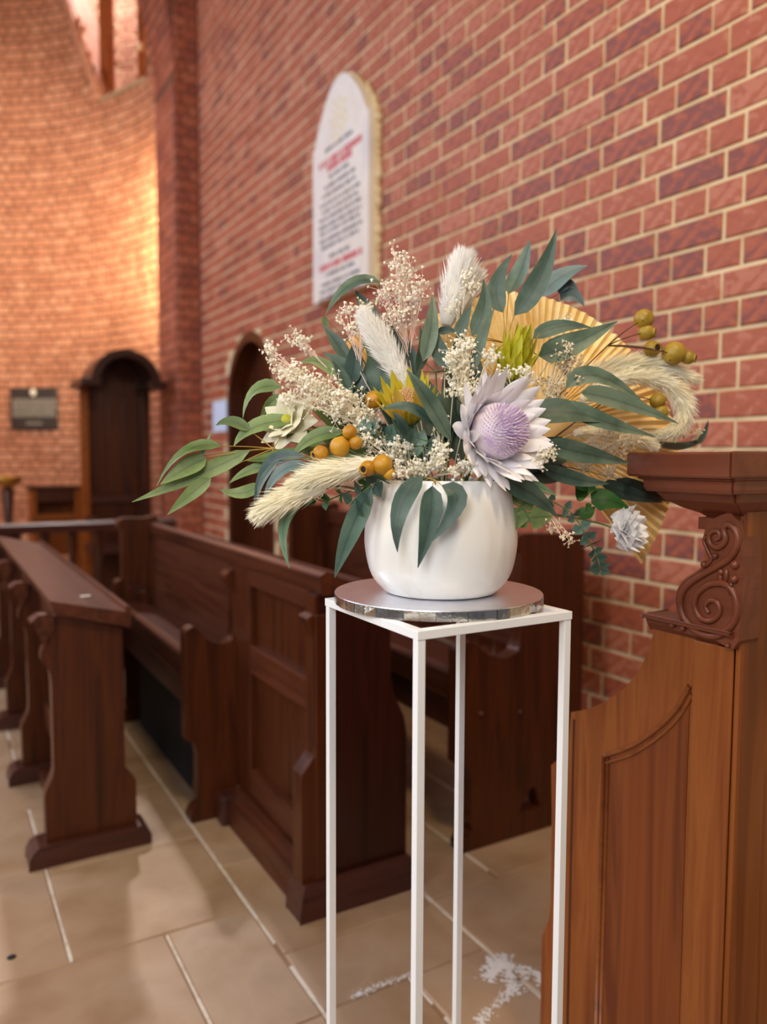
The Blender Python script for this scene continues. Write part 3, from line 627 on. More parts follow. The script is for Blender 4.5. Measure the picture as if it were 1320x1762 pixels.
for xx in (a0, a1-.05):
    b = MB(); b.box(xx, xx+.05, YD, YD+.28, 0, zt-.03); part('side', b, 'wood_or', t, bevel=.004)
b = MB(); b.box(a0+.05, a1-.05, YD+.24, YD+.27, .3, zt-.03); part('back_board', b, 'wood_or', t)
b = MB(); b.box(a0+.05, a1-.05, YD, YD+.26, zt-.30, zt-.25); part('shelf', b, 'wood_or', t, bevel=.004)
b = MB(); b.box(a0+.05, a1-.05, YD+.0, YD+.02, zt-.14, zt-.03); part('apron', b, 'wood_v', t, bevel=.004)
c_ = ony(13, 850, 6.3)
t = thing('candle_stand', 'turned wooden candle stand with brass top at left edge of photo', 'candle stand', (c_[0], 6.3, 0))
zt = ony(13, 818, 6.3)[2]
b = MB(); b.lathe([(.13, 0), (.13, .03), (.05, .07), (.03, .15), (.045, .3), (.025, .45), (.05, .6), (.028, .7), (.045, zt-.12), (.03, zt-.08)], (c_[0], 6.3, 0), 16); part('post', b, 'wood_v', t, smooth=True)
b = MB(); b.lathe([(.03, zt-.08), (.09, zt-.05), (.10, zt-.01), (.07, zt), (.01, zt)], (c_[0], 6.3, 0), 16); part('drip_pan', b, 'gold', t, smooth=True)
th, z0 = hit_apse(61, 703); nrm = np.array([-math.cos(th), -math.sin(th), 0]); tg = np.array([-math.sin(th), math.cos(th), 0]); c0 = np.array(apse(th, z0, -.02))
t = thing('wall_plaque', 'dark bronze plaque with pale text block and white emblem on apse wall', 'plaque', c0)
def pbox(mb, u0, u1, v0, v1, d0, d1):
    vs = [c0+tg*u+UP*v+nrm*d for u in (u0, u1) for v in (v0, v1) for d in (d0, d1)]
    mb.add(vs, [(0, 1, 3, 2), (4, 6, 7, 5), (0, 4, 5, 1), (2, 3, 7, 6), (0, 2, 6, 4), (1, 5, 7, 3)])
hw, hh = .265, .215
b = MB(); pbox(b, -hw, hw, -hh, hh, -.015, .012); part('plate', b, 'bronze', t, bevel=.003)
b = MB(); v = .09
for k in range(8):
    u = hw*.9
    while u > -hw*.9:
        L = random.uniform(.02, .06); pbox(b, u-L, u, v-.0095, v+.0095, .012, .014); u -= L+.008
    v -= .024
for u in np.arange(-.09, .09, .03): pbox(b, u, u+.024, -.17, -.145, .012, .014)
part('lettering', b, 'bronze_t', t, kind='stuff')
b = MB(); b.ball(c0+UP*.165+nrm*.014, .05, 10, 6, (.6, .6, .8)); part('emblem', b, 'marble', t, smooth=True)

# ------------------------------------------------------------------ white stand, silver board, pot
SX0, SX1, SY0, SY1, ZS_ = .481, .7205, .742, .984, 1.0
t = thing('plant_stand', 'tall slender white metal frame stand carrying the flower pot', 'stand', ((SX0+SX1)/2, (SY0+SY1)/2, 0))
w = .011
for x in (SX0, SX1-w):
    for y in (SY0, SY1-w):
        b = MB(); b.box(x, x+w, y, y+w, w, ZS_-w); part('leg', b, 'white_metal', t, bevel=.0008)
for z in (0, ZS_-w):
    n = 'top_rail' if z else 'base_rail'
    for y in (SY0, SY1-w): b = MB(); b.box(SX0-.001, SX1+.001, y-.001, y+w+.001, z, z+w); part(n, b, 'white_metal', t, bevel=.0008)
    for x in (SX0, SX1-w): b = MB(); b.box(x-.001, x+w+.001, SY0+w, SY1-w, z, z+w); part(n, b, 'white_metal', t, bevel=.0008)
BX, BY = .610, .890
t = thing('cake_board', 'round silver foil board lying on the white metal stand', 'board', (BX, BY, ZS_))
b = MB(); b.lathe([(.001, .0115), (.143, .0115), (.145, .0128), (.1445, .0138), (.001, .0140)], (BX, BY, ZS_), 72); part('disc', b, 'silver', t)
b = MB(); n = 46
for k in range(n):
    a0, a1 = 2*math.pi*k/n, 2*math.pi*(k+.97)/n; r = .1452+random.uniform(-.0006, .0006)
    vs = [(BX+rr*math.cos(a), BY+rr*math.sin(a), ZS_+z) for z in (.0005, .0126) for a in (a0, a1) for rr in (r-.006, r+random.uniform(-.0007, .0007))]
    b.add(vs, [(0, 1, 3, 2), (4, 6, 7, 5), (0, 4, 5, 1), (2, 3, 7, 6), (0, 2, 6, 4), (1, 5, 7, 3)])
part('foil_edge', b, 'foil_edge', t)
ZB = ZS_+.014; PX, PY = .612, .888
t = thing('flower_pot', 'rounded white ceramic pot with faint tan streaks holding the flower arrangement', 'pot', (PX, PY, ZB))
o_ = smooth2([(.001, 0), (.066, 0), (.082, .006), (.098, .028), (.1055, .062), (.1055, .09), (.1015, .122), (.0955, .148), (.0935, .155)], 5)
prof = [tuple(p) for p in o_]+[(.092, .1565), (.0895, .155), (.092, .13), (.09, .10), (.001, .09)]
b = MB(); b.lathe(prof, (PX, PY, ZB), 64); part('body', b, 'pot', t, smooth=True)
b = MB(); b.lathe([(.001, .10), (.089, .10), (.088, .125), (.001, .13)], (PX, PY, ZB), 24); part('floral_foam', b, 'leaf_dark', t)

# ------------------------------------------------------------------ flower arrangement
PC = np.array([PX, PY, ZB+.12]); Z0 = 1.075
def fl(p): return at(p[0], p[1], Z0+(p[2] if len(p) > 2 else 0))
def spx(px, dz=0): return px*(Z0+dz)/F
def nz(v): v = np.asarray(v, float); return v/(np.linalg.norm(v)+1e-9)
def leaf_mb(A, B, C, w, nrm, n=9, fold=.22, tipw=.8, curl=0):
    P = [(1-s)**2*A+2*s*(1-s)*(2*B-.5*A-.5*C)+s*s*C for s in np.linspace(0, 1, n)]
    mb = MB(); ac = []; us = (-1, -.5, 0, .5, 1); vs = []
    for i, p in enumerate(P):
        s = i/(n-1); tng = nz(P[min(i+1, n-1)]-P[max(i-1, 0)]); sd = nz(np.cross(tng, nrm)); nn = np.cross(sd, tng)
        ww = w/2*max(.03, (math.sin(math.pi*min(1, s**tipw))**.8)*(1-.25*s)*1.12)
        for u in us: vs.append(p+sd*u*ww+nn*(abs(u)*fold-fold*.5)*ww+nn*curl*u*ww*s); ac.append(u)
    mb.add(vs, [(i*5+k, i*5+k+1, i*5+6+k, i*5+5+k) for i in range(n-1) for k in range(4)]); mb.across = ac
    return mb
def rnd_normal(amt=.45): return nz(TOCAM+UP*.35+np.array([random.gauss(0, amt) for _ in range(3)]))
def stem_to(mb, tip, r=.0014, root=None, n=8, bend=.35, r1=None):
    """stem from inside the pot up and out to a point"""
    tip = np.asarray(tip, float); a = PC+np.array([(tip[0]-PC[0])*.12, (tip[1]-PC[1])*.12, -.02]) if root is None else np.asarray(root, float)
    m = (a+tip)/2+UP*bend*np.linalg.norm(tip-a)*.35
    pts = [(1-s)**2*a+2*s*(1-s)*m+s*s*tip for s in np.linspace(0, 1, n)]
    mb.tube(pts, [r+(((r1 or r*.6))-r)*i/(n-1) for i in range(n)], 5); return pts
def branch(label, leaves, m='leaf_blue', stem='stem_g', hub=None, name='eucalyptus_branch', group='willow eucalyptus branches', cat='branch', leafname='leaf', fold=.22, tipw=.72, width=1.22, amt=.28):
    t = thing(name, label, cat, PC, group)
    sb = MB(); hub3 = fl(hub) if hub is not None else None
    if hub3 is not None: stem_to(sb, hub3, .0018)
    for lf in leaves:
        A, B, C, w = lf[:4]; mm = lf[4] if len(lf) > 4 else m
        dz = [(p[2] if len(p) > 2 else 0) for p in (A, B, C)]
        a3, b3, c3 = fl(A), fl(B), fl(C)
        part(leafname, leaf_mb(a3, b3, c3, spx(w*width, dz[1]), rnd_normal(amt), fold=fold, tipw=tipw, curl=random.uniform(-.15, .15)), mm, t, smooth=True)
        if hub3 is not None: stem_to(sb, a3, .0009, root=hub3, n=5, bend=.1)
        else: stem_to(sb, a3, .0012)
    part('stem', sb, stem, t, smooth=True)
    return t
G = lambda *a: a
branch('blue green eucalyptus branch spreading right of the lilac protea toward the cornice', [
    G((974, 668, .02), (1029, 646, .03), (1114, 700, .06), 27), G((1000, 676, .01), (1068, 690, .03), (1168, 729, .06), 29),
    G((966, 693, .0), (1032, 722, .0), (1127, 751, .04), 27), G((908, 716, .0), (975, 708, -.01), (1048, 728, .01), 42), G((936, 762, 0), (1005, 780, .01), (1084, 797, .05), 29)], hub=(925, 715, .03), stem='stem_y')
branch('eucalyptus branch with dark leaves hanging under the corner of the wooden cornice', [
    G((930, 803, .02), (990, 824, .03), (1048, 832, .05), 22, 'leaf_blue'), G((1036, 834, .10), (1080, 848, .14), (1142, 865, .19), 25), G((1060, 824, .12), (1112, 846, .17), (1168, 862, .24), 22)], m='leaf_dark', hub=(915, 795, .04))
branch('eucalyptus sprig of two leaves drooping right from the pot rim below the lilac protea', [
    G((862, 826, -.06), (912, 848, -.05), (960, 890, -.03), 30), G((895, 828, -.04), (925, 836, -.04), (958, 853, -.02), 15, 'leaf_pale')], hub=(850, 815, -.05))
branch('tall eucalyptus branch with upright leaves above the palm fan', [
    G((885, 543, .04), (928, 480, .03), (958, 394, .02), 31), G((875, 506, .06), (897, 462, .06), (912, 412, .05), 33), G((866, 538, .04), (855, 492, .04), (881, 438, .04), 26),
    G((812, 578, .0), (832, 535, .0), (832, 480, .0), 26), G((788, 582, 0), (797, 555, 0), (812, 524, 0), 18), G((812, 642, -.03), (828, 585, -.03), (851, 530, -.02), 17)], hub=(870, 590, .04), stem='stem_y')
branch('slate dark eucalyptus leaves poking out behind the top edge of the palm fan', [
    G((930, 512, .25), (965, 476, .25), (1011, 457, .25), 28), G((962, 505, .26), (975, 488, .26), (995, 499, .26), 20), G((965, 517, .26), (985, 507, .26), (1006, 527, .26), 22), G((935, 495, .26), (948, 478, .26), (965, 470, .26), 16)], m='leaf_slate', hub=(925, 530, .25))
branch('eucalyptus branch of two leaves lying across the palm fan beside the yellow protea', [
    G((917, 583, .02), (962, 562, .03), (1018, 564, .04), 24, 'leaf_dark'), G((926, 612, .02), (985, 592, .03), (1063, 553, .05), 36)], hub=(915, 605, .03))
branch('eucalyptus branch with narrow upright leaves in the centre beside the white plume', [
    G((728, 622, -.01), (742, 562, -.01), (744, 506, 0), 23), G((772, 632, 0), (755, 600, 0), (750, 562, 0), 24, 'leaf_dark'), G((752, 573, .02), (770, 568, .02), (788, 574, .02), 12, 'leaf_dark'), G((716, 640, .01), (728, 600, .01), (722, 560, .01), 20), G((800, 640, .02), (790, 600, .02), (800, 560, .02), 22, 'leaf_dark')], hub=(750, 640, .0))
branch('eucalyptus branch arching over the left top below the marble tablet', [
    G((655, 486, .06), (604, 488, .06), (560, 542, .05), 21), G((600, 620, .04), (580, 590, .04), (555, 558, .04), 20), G((648, 560, .07), (630, 530, .07), (612, 500, .07), 26, 'leaf_dark'), G((558, 545, .05), (560, 556, .05), (567, 572, .05), 9, 'leaf_green')], hub=(620, 610, .05))
branch('broad dark eucalyptus leaves at left centre beside the bunny tail grass', [
    G((640, 682, .02), (656, 628, .03), (622, 585, .03), 52), G((618, 682, .02), (600, 640, .02), (556, 606, .03), 34), G((600, 665, .01), (610, 620, .02), (606, 590, .02), 26), G((690, 640, .03), (680, 590, .04), (668, 545, .05), 40), G((578, 650, .0), (548, 622, 0), (515, 626, 0), 17, 'leaf_green'), G((600, 690, 0), (590, 650, 0), (572, 620, 0), 20)], m='leaf_dark', hub=(640, 680, .02))
branch('long olive green eucalyptus branch reaching far left with drooping leaf tips', [
    G((430, 775, -.02), (345, 815, -.03), (227, 864, -.05), 24), G((381, 768, -.03), (318, 776, -.04), (270, 836, -.05), 21), G((363, 822, -.03), (328, 850, -.04), (288, 886, -.05), 21), G((356, 788, -.03), (318, 806, -.04), (276, 834, -.05), 28),
    G((430, 742, 0), (400, 725, 0), (371, 732, 0), 17), G((506, 724, 0), (440, 733, 0), (402, 768, 0), 27), G((450, 832, -.03), (415, 848, -.03), (377, 842, -.03), 19), G((470, 800, -.02), (428, 810, -.02), (394, 832, -.02), 16), G((345, 785, -.03), (352, 770, -.03), (364, 741, -.03), 6, 'leaf_pale')], m='leaf_green', stem='stem_y', hub=(470, 772, -.01))
branch('green eucalyptus branch curling up at left above the cream flower', [
    G((484, 666, .02), (438, 672, .02), (418, 720, .02), 23), G((500, 690, .02), (468, 690, .02), (447, 726, .02), 14), G((522, 738, .0), (492, 748, 0), (480, 776, 0), 14), G((524, 776, -.02), (470, 786, -.02), (424, 793, -.02), 24), G((590, 745, -.02), (540, 752, -.02), (500, 790, -.02), 22)], m='leaf_green', hub=(540, 735, .0))
branch('grey blue eucalyptus leaves curving down over the left feather grass', [
    G((526, 786, -.04), (462, 800, -.05), (438, 888, -.05), 18), G((532, 800, -.05), (482, 812, -.055), (452, 866, -.055), 17), G((480, 792, -.05), (452, 826, -.06), (444, 862, -.06), 9)], m='leaf_slate', hub=(545, 790, -.04))
branch('pale teal eucalyptus leaf hanging down left of the pot', [G((540, 852, -.06), (490, 895, -.06), (498, 978, -.06), 19)], m='leaf_pale', hub=(575, 835, -.06))
branch('single broad grey green eucalyptus leaf hanging beside the left of the pot', [G((640, 838, -.07), (603, 915, -.075), (576, 994, -.07), 31)], m='leaf_coin', hub=(650, 822, -.06))
branch('three dark eucalyptus leaves draped over the front of the pot', [
    G((728, 820, -.105), (690, 872, -.118), (684, 950, -.12), 30), G((744, 836, -.115), (739, 895, -.122), (719, 977, -.12), 32), G((760, 835, -.112), (786, 866, -.122), (736, 938, -.122), 29)], m='leaf_dark', stem='stem_y', hub=(748, 826, -.105))
branch('eucalyptus branch of crossing leaves in front of the golden protea', [
    G((776, 758, -.08), (738, 690, -.10), (700, 636, -.10), 28), G((745, 730, -.09), (703, 700, -.10), (656, 706, -.09), 17, 'leaf_dark'), G((700, 750, -.08), (690, 728, -.09), (676, 708, -.09), 15, 'leaf_dark')], hub=(770, 770, -.06))
branch('dark leaf with pinkish seed head sticking out right behind the plumes', [G((1120, 760, .24), (1170, 768, .26), (1216, 752, .27), 17), G((1200, 765, .26), (1212, 745, .27), (1219, 722, .27), 9)], m='leaf_dark', hub=(1100, 765, .22))
# coin leaved eucalyptus
def coins(label, path, n, r, m='leaf_coin', dz=-.05, face=.5, stem='stem_g'):
    t = thing('coin_eucalyptus', label, 'branch', PC, 'coin leaved eucalyptus sprigs')
    pts = smooth2([fl((p[0], p[1], dz)) for p in path], 10); sb = MB(); stem_to(sb, pts[0], .0013); sb.tube(pts, .0011, 5); part('stem', sb, stem, t, smooth=True)
    for i in range(n):
        p = pts[int((len(pts)-1)*(i+.5)/n)]; tg_ = nz(pts[min(len(pts)-1, int((len(pts)-1)*(i+.5)/n)+1)]-pts[max(0, int((len(pts)-1)*(i+.5)/n)-1)])
        for sgn in (-1, 1):
            sd = nz(np.cross(tg_, TOCAM))*sgn; dr = nz(sd*.8+TOCAM*random.uniform(-.2, .7)+tg_*random.uniform(-.2, .3)); R_ = spx(r*random.uniform(.8, 1.15), dz)
            c = p+dr*R_*.9; nn = nz(tg_*face+TOCAM*(1-face)+np.random.default_rng(i).normal(0, .25, 3))
            mb = leaf_mb(p, c, c+dr*R_, R_*1.9, nn, n=6, fold=.12, tipw=.62); part('leaf', mb, m, t, smooth=True)
coins('coin leaved eucalyptus sprig lying between the gumnuts and the lilac protea', [(760, 775), (710, 765), (660, 752), (622, 742)], 9, 15)
coins('coin leaved eucalyptus sprig with black stem at lower left over feather grass', [(640, 830), (590, 850), (555, 862), (530, 845)], 4, 12, 'leaf_vivid')
coins('small coin leaved sprig beside the left rim of the pot', [(655, 825), (620, 850), (600, 870)], 3, 15, 'leaf_dark', -.07)
coins('coin leaved eucalyptus trailing down right of the pot past the white rose', [(920, 850), (980, 880), (1010, 925), (1028, 960), (1034, 985)], 11, 10, dz=.02, face=.3)
coins('small green leafed twig at the right shoulder of the pot', [(868, 850), (885, 866), (905, 880), (912, 900)], 3, 20, 'leaf_green', -.03, .2)

# palm fan
t = thing('palm_fan', 'pleated golden dried palm fan standing behind the protea', 'palm leaf', PC)
fc = (925, 735); K = 46
rimpx = {-58: (1104, 970), -50: (1130, 925), -38: (1152, 868), -24: (1168, 815), -8: (1168, 760), 8: (1150, 700), 22: (1120, 650), 38: (1090, 607), 52: (1055, 572), 66: (1000, 535), 82: (945, 513), 98: (893, 503), 112: (835, 507), 126: (785, 525), 140: (745, 548), 152: (735, 590)}
ang = sorted(rimpx); rim = smooth2([rimpx[a] for a in ang], 8)
n = len(rim); ctr = fl((fc[0], fc[1], .19))
def fan_depth(x): return .20+.09*(x-925)/240
b = MB(); pl_ = 120; vs = []
for i in range(pl_+1):
    q = rim[int(i*(n-1)/pl_)] if i < pl_ else rim[-1]; s = i*(n-1)/pl_; k0 = int(s); fr = s-k0
    q = rim[k0]*(1-fr)+(rim[min(k0+1, n-1)])*fr
    e = fl((q[0], q[1], fan_depth(q[0]))); amp = .0034*(1 if i % 2 else -1)*random.uniform(.5, 1.3)
    for sft in (.06, .4, .7, 1.0):
        vs.append(ctr+(e-ctr)*sft*(1+(random.uniform(-.006, .006) if sft == 1 else 0))+TOCAM*amp*sft)
b.add(vs, [(i*4+k, i*4+k+1, i*4+5+k, i*4+4+k) for i in range(pl_) for k in range(3)])
o = part('pleated_blade', b, 'fan', t); sm = o.modifiers.new('thick', 'SOLIDIFY'); sm.thickness = .0008
b = MB(); stem_to(b, ctr, .003); part('stem', b, 'stem_t', t)
t = thing('palm_fan', 'small tan dried palm piece half hidden at left behind the bunny tail', 'palm leaf', PC)
b = MB(); ctr = fl((665, 650, .07)); vs = []
rim2 = smooth2([(585, 615), (600, 585), (632, 570), (665, 565), (705, 570)], 7)
for i, q in enumerate(rim2):
    e = fl((q[0], q[1], .09)); amp = .006*(1 if i % 2 else -1)
    for sft in (.06, .5, 1.0): vs.append(ctr+(e-ctr)*sft+TOCAM*amp*sft)
b.add(vs, [(i*3+k, i*3+k+1, i*3+4+k, i*3+3+k) for i in range(len(rim2)-1) for k in range(2)])
o = part('pleated_blade', b, 'fan', t); sm = o.modifiers.new('thick', 'SOLIDIFY'); sm.thickness = .0008
b = MB(); stem_to(b, ctr, .002); part('stem', b, 'stem_t', t)

# plumes
def plume(name, label, path, width, n, m, fwd=.55, stem='stem_t', thick=.0009, spread=.85):
    t = thing(name, label, 'grass', PC, 'dried grass plumes')
    pts = smooth2([fl(p) for p in path], 10); k = len(pts); wv = spx(width)
    sb = MB(); stem_to(sb, pts[0], .0013); sb.tube(pts, .0011, 5); part('stem', sb, stem, t, smooth=True)
    b = MB(); b.tube(pts, [wv*.26*(math.sin(math.pi*min(1, .10+i/(k-1)*.9))**.6) for i in range(k)], 9)
    for i in range(n):
        s = random.random()**.9; j = min(k-2, int(s*(k-1))); p = pts[j]+(pts[j+1]-pts[j])*random.random(); tg_ = nz(pts[j+1]-pts[j])
        rd_ = nz(np.cross(tg_, RNG.normal(size=3))); env = (math.sin(math.pi*min(1, .12+s*.86))**.6)
        L = wv*.62*env*random.uniform(.55, 1.1); dr = nz(rd_*spread+tg_*fwd*random.uniform(.6, 1.6)); e = p+dr*L; mid = p+dr*L*.55+rd_*L*.08; e = e+tg_*L*.25
        sd = nz(np.cross(dr, RNG.normal(size=3)))*thick
        b.add([p-sd, p+sd, mid+sd*.9, mid-sd*.9, e], [(0, 1, 2, 3), (3, 2, 4)])
    part('plume', b, m, t, kind='stuff')
plume('pampas_grass', 'fluffy white pampas plume standing up at the top centre', [(768, 560, .06), (778, 520, .06), (790, 480, .06), (800, 440, .06)], 78, 2600, 'plume_w', 1.0)
plume('pampas_grass', 'second white pampas tuft leaning right behind the top of the palm fan', [(790, 545, .09), (806, 505, .09), (824, 470, .09)], 56, 1300, 'plume_w', 1.1)
plume('bunny_tail_grass', 'grey cream bunny tail grass pointing up left in the centre', [(700, 665, -.02), (676, 622, -.02), (650, 580, -.02), (622, 536, -.02)], 54, 3200, 'plume_w', .6)
plume('feather_grass', 'cream feather grass lying left above the pot rim under the gumnuts', [(655, 795, -.07), (600, 808, -.075), (550, 818, -.08), (500, 836, -.08)], 62, 1900, 'plume', 1.1, thick=.0009, spread=1.0)
plume('feather_grass', 'cream feather grass at far lower left hanging below the grey blue leaves', [(560, 838, -.07), (520, 848, -.075), (478, 866, -.08), (440, 890, -.08)], 62, 1600, 'plume', 1.1, thick=.0009, spread=1.0)
plume('pampas_grass', 'cream pampas plume reaching right under the upper gumnuts', [(990, 655, .14), (1060, 632, .17), (1130, 628, .19), (1202, 655, .2)], 62, 3600, 'plume', .7)
plume('pampas_grass', 'cream pampas plume curling down in a hook beside the brick wall', [(1000, 690, .13), (1070, 650, .16), (1140, 655, .18), (1176, 695, .19), (1165, 738, .19), (1115, 752, .19)], 56, 4600, 'plume', .6)
plume('pampas_grass', 'pale cream pampas tuft low behind the right leaves above the cornice', [(990, 745, .12), (1040, 742, .14), (1090, 750, .16), (1130, 770, .17)], 50, 1800, 'plume', .8)

# gumnuts
def gumnut(t, x, y, r, dz, m, hole=None, neck=False):
    c = fl((x, y, dz)); R_ = spx(r, dz); ax = nz(hole) if hole is not None else nz(np.array([random.gauss(0, 1), random.gauss(0, 1), .8]))
    prof = [(R_*math.sin(a), -R_*math.cos(a)) for a in np.linspace(.05, 2.35, 12)]
    prof += [(R_*.60, R_*.86), (R_*.56, R_*1.0), (R_*.62, R_*1.12), (R_*.44, R_*1.12), (R_*.36, R_*.8), (.0004, R_*.72)] if hole is not None else [(R_*.5, R_*.84), (R_*.28, R_*.97), (R_*.12, R_*1.05), (.0004, R_*1.06)]
    b = MB(); b.lathe(prof, c, 18, ax); o = part('gumnut', b, m, t, smooth=True)
    if hole is not None:
        b = MB(); b.lathe([(.0004, R_*.9), (R_*.40, R_*.9), (R_*.40, R_*1.05), (.0004, R_*1.06)], c, 14, ax); h = b.build('opening', M['hole'], t); h.parent = o
    return c
def gum_branch(label, nuts, joint, dz, m, stem='stem_b'):
    t = thing('gumnut_twig', label, 'gumnuts', PC, 'gumnut twigs'); sb = MB(); j = fl(joint); stem_to(sb, j, .0016, bend=.2)
    for x, y, r, hole in nuts:
        hv = None if hole is None else RIGHT*hole[0]+UP*hole[1]+TOCAM*hole[2]
        c = gumnut(t, x, y, r, dz, m, hv); stem_to(sb, c, .0011, root=j, n=6, bend=.15)
    part('twig', sb, stem, t, smooth=True)
gum_branch('mustard gumnut cluster on brown twigs at upper right against bricks', [(1108, 549, 17, None), (1112, 572, 14, (1, -.1, .5)), (1122, 600, 14, (.35, -.1, 1)), (1160, 608, 20, None), (1184, 615, 12, (1, -.25, .6))], (1045, 595, .13), .17, 'gum_o')
gum_branch('olive gumnut cluster inside the hook of the cream plume', [(1132, 690, 14, None), (1137, 709, 13, None), (1086, 690, 12, None), (1103, 703, 10, None)], (1060, 680, .13), .15, 'gum_o')
gum_branch('orange yellow gumnuts hanging at left below the baby breath', [(602, 744, 13, None), (585, 769, 18, None), (612, 762, 12, None), (552, 780, 14, (-.7, -.3, .5))], (635, 752, -.05), -.07, 'gum')
gum_branch('pair of orange yellow gumnuts at left pot rim above feather grass', [(658, 800, 18, None), (633, 806, 14, (-.6, -.2, 1)), (670, 815, 11, None)], (690, 790, -.06), -.085, 'gum')
gum_branch('single orange gumnut tucked beside the golden protea', [(644, 688, 16, None)], (680, 720, -.02), -.02, 'gum')

# proteas, rose, cream flower
def petal_mb(L, w, cup=.25, bend=.3, point=.75, n=8):
    mb = MB(); vs = []; ac = []
    for i in range(n):
        s = i/(n-1); ww = w/2*max(.04, math.sin(math.pi*min(.995, .12+.88*s**point))**.75); y = s*L
        for u in (-1, -.5, 0, .5, 1): vs.append((u*ww, y, cup*ww*u*u+bend*L*s*s)); ac.append(u)
    mb.add(vs, [(i*5+k, i*5+k+1, i*5+6+k, i*5+5+k) for i in range(n-1) for k in range(4)]); mb.across = ac; return mb
def place_petal(t, me, c, ax, phi, tilt, r0, h0, roll=0, name='petal', sc_=1):
    """petal rooted at distance r0 from the axis; tilt 0 = along the axis, 90 = flat out"""
    ax = nz(ax); a = nz(np.cross(ax, UP+1e-3)); bb = np.cross(ax, a); rd_ = math.cos(phi)*a+math.sin(phi)*bb
    y = nz(math.cos(tilt)*ax+math.sin(tilt)*rd_); x = nz(np.cross(ax, rd_)); z = np.cross(x, y)
    pos = np.asarray(c)+rd_*r0+ax*h0-wloc(t)
    m4 = Matrix(((x[0], y[0], z[0], pos[0]), (x[1], y[1], z[1], pos[1]), (x[2], y[2], z[2], pos[2]), (0, 0, 0, 1)))
    o = bpy.data.objects.new(name, me); COL.objects.link(o); o.parent = t; o.matrix_local = m4 @ Matrix.Rotation(roll, 4, 'Y') @ Matrix.Scale(sc_, 4)
c = fl((850, 744, -.055)); ax = nz(TOCAM*.80+RIGHT*.52+UP*.10)
t = thing('king_protea', 'large white protea with lilac centre above the front pot rim', 'flower', c)
Rp = spx(84)
pm = [petal_mb(Rp*1.02, Rp*.36, .32, .02, .95).mesh('petal', M['petal_w'], smooth=True), petal_mb(Rp*.80, Rp*.32, .35, .02, .95).mesh('petal', M['petal_w'], smooth=True)]
for ring, (k, tilt, r0, h0, me, s) in enumerate(((15, 58, .34, -.22, 0, .98), (16, 46, .40, -.20, 0, 1.0), (16, 35, .46, -.16, 0, .92), (15, 24, .52, -.10, 1, .8))):
    for i in range(k):
        place_petal(t, pm[me], c, ax, 2*math.pi*(i+.5*(ring % 2)+random.uniform(-.15, .15))/k, math.radians(tilt+random.uniform(-7, 7)), Rp*r0, Rp*h0, random.uniform(-.2, .2), sc_=s*random.uniform(.88, 1.1))
b = MB(); a_ = nz(np.cross(ax, UP)); b_ = np.cross(ax, a_)
b.lathe([(Rp*.56*math.cos(a), Rp*.12+Rp*.44*math.sin(a)) for a in np.linspace(-.6, 1.5, 9)], c, 20, ax)
part('flower_head', b, 'lilac', t, smooth=True)
b = MB()
for i in range(420):
    rr = math.sqrt((i+.5)/420); ph = i*2.39996; el = rr*1.5
    dr = nz(math.cos(el)*ax+math.sin(el)*(math.cos(ph)*a_+math.sin(ph)*b_)); root = c+ax*Rp*.10+dr*Rp*.45
    tip = root+dr*Rp*.17-(math.cos(ph)*a_+math.sin(ph)*b_)*Rp*.10*rr+ax*Rp*.05; s1 = nz(np.cross(dr, ax+RNG.normal(0, .2, 3)))*Rp*.017; s2_ = nz(np.cross(dr, s1))*Rp*.017
    b.add([root+s1, root-.5*s1+.87*s2_, root-.5*s1-.87*s2_, tip+s1*.7, tip-.35*s1+.6*s2_, tip-.35*s1-.6*s2_, tip+dr*Rp*.03], [(0, 1, 4, 3), (1, 2, 5, 4), (2, 0, 3, 5), (3, 4, 6), (4, 5, 6), (5, 3, 6)])
part('stamens', b, 'lilac', t, kind='stuff')
b = MB(); stem_to(b, c-ax*Rp*.1, .004); b.lathe([(.002, -Rp*.35), (Rp*.3, -Rp*.22), (Rp*.45, -Rp*.05), (Rp*.4, .0)], c, 14, ax); part('stem', b, 'stem_g', t, smooth=True)
def bract_flower(name, label, base, axis, R_, mpetal, rings, core, ncore=60, corelen=.7):
    c = fl(base); ax = nz(axis); t = thing(name, label, 'flower', c); r = spx(R_)
    me = [petal_mb(r*1.9, r*.50, .4, .03, .95).mesh('bract', M[mpetal], smooth=True), petal_mb(r*1.5, r*.46, .4, .08, .9).mesh('bract', M[mpetal], smooth=True)]
    for g_, (k, tilt, r0, h0, s) in enumerate(rings):
        for i in range(k): place_petal(t, me[g_ % 2], c, ax, 2*math.pi*(i+.5*(g_ % 2)+random.uniform(-.2, .2))/k, math.radians(tilt+random.uniform(-6, 6)), r*r0, r*h0, random.uniform(-.25, .25), 'bract', s*random.uniform(.88, 1.1))
    b = MB(); a_ = nz(np.cross(ax, UP)); b_ = np.cross(ax, a_)
    for i in range(ncore):
        ph = i*2.4; rr = .55*r*math.sqrt(i/ncore); p = c+(math.cos(ph)*a_+math.sin(ph)*b_)*rr+ax*r*.3; e = p+ax*r*corelen*(1.5-rr/r)+(math.cos(ph)*a_+math.sin(ph)*b_)*r*.1
        b.tube([p, (p+e)/2, e], [r*.05, r*.07, r*.03], 5)
    part('stamens', b, core, t, kind='stuff')
    b = MB(); stem_to(b, c, .003); b.lathe([(.003, -r*.3), (r*.4, -r*.1), (r*.5, r*.1), (r*.3, r*.2)], c, 12, ax); part('stem', b, 'stem_g', t, smooth=True)
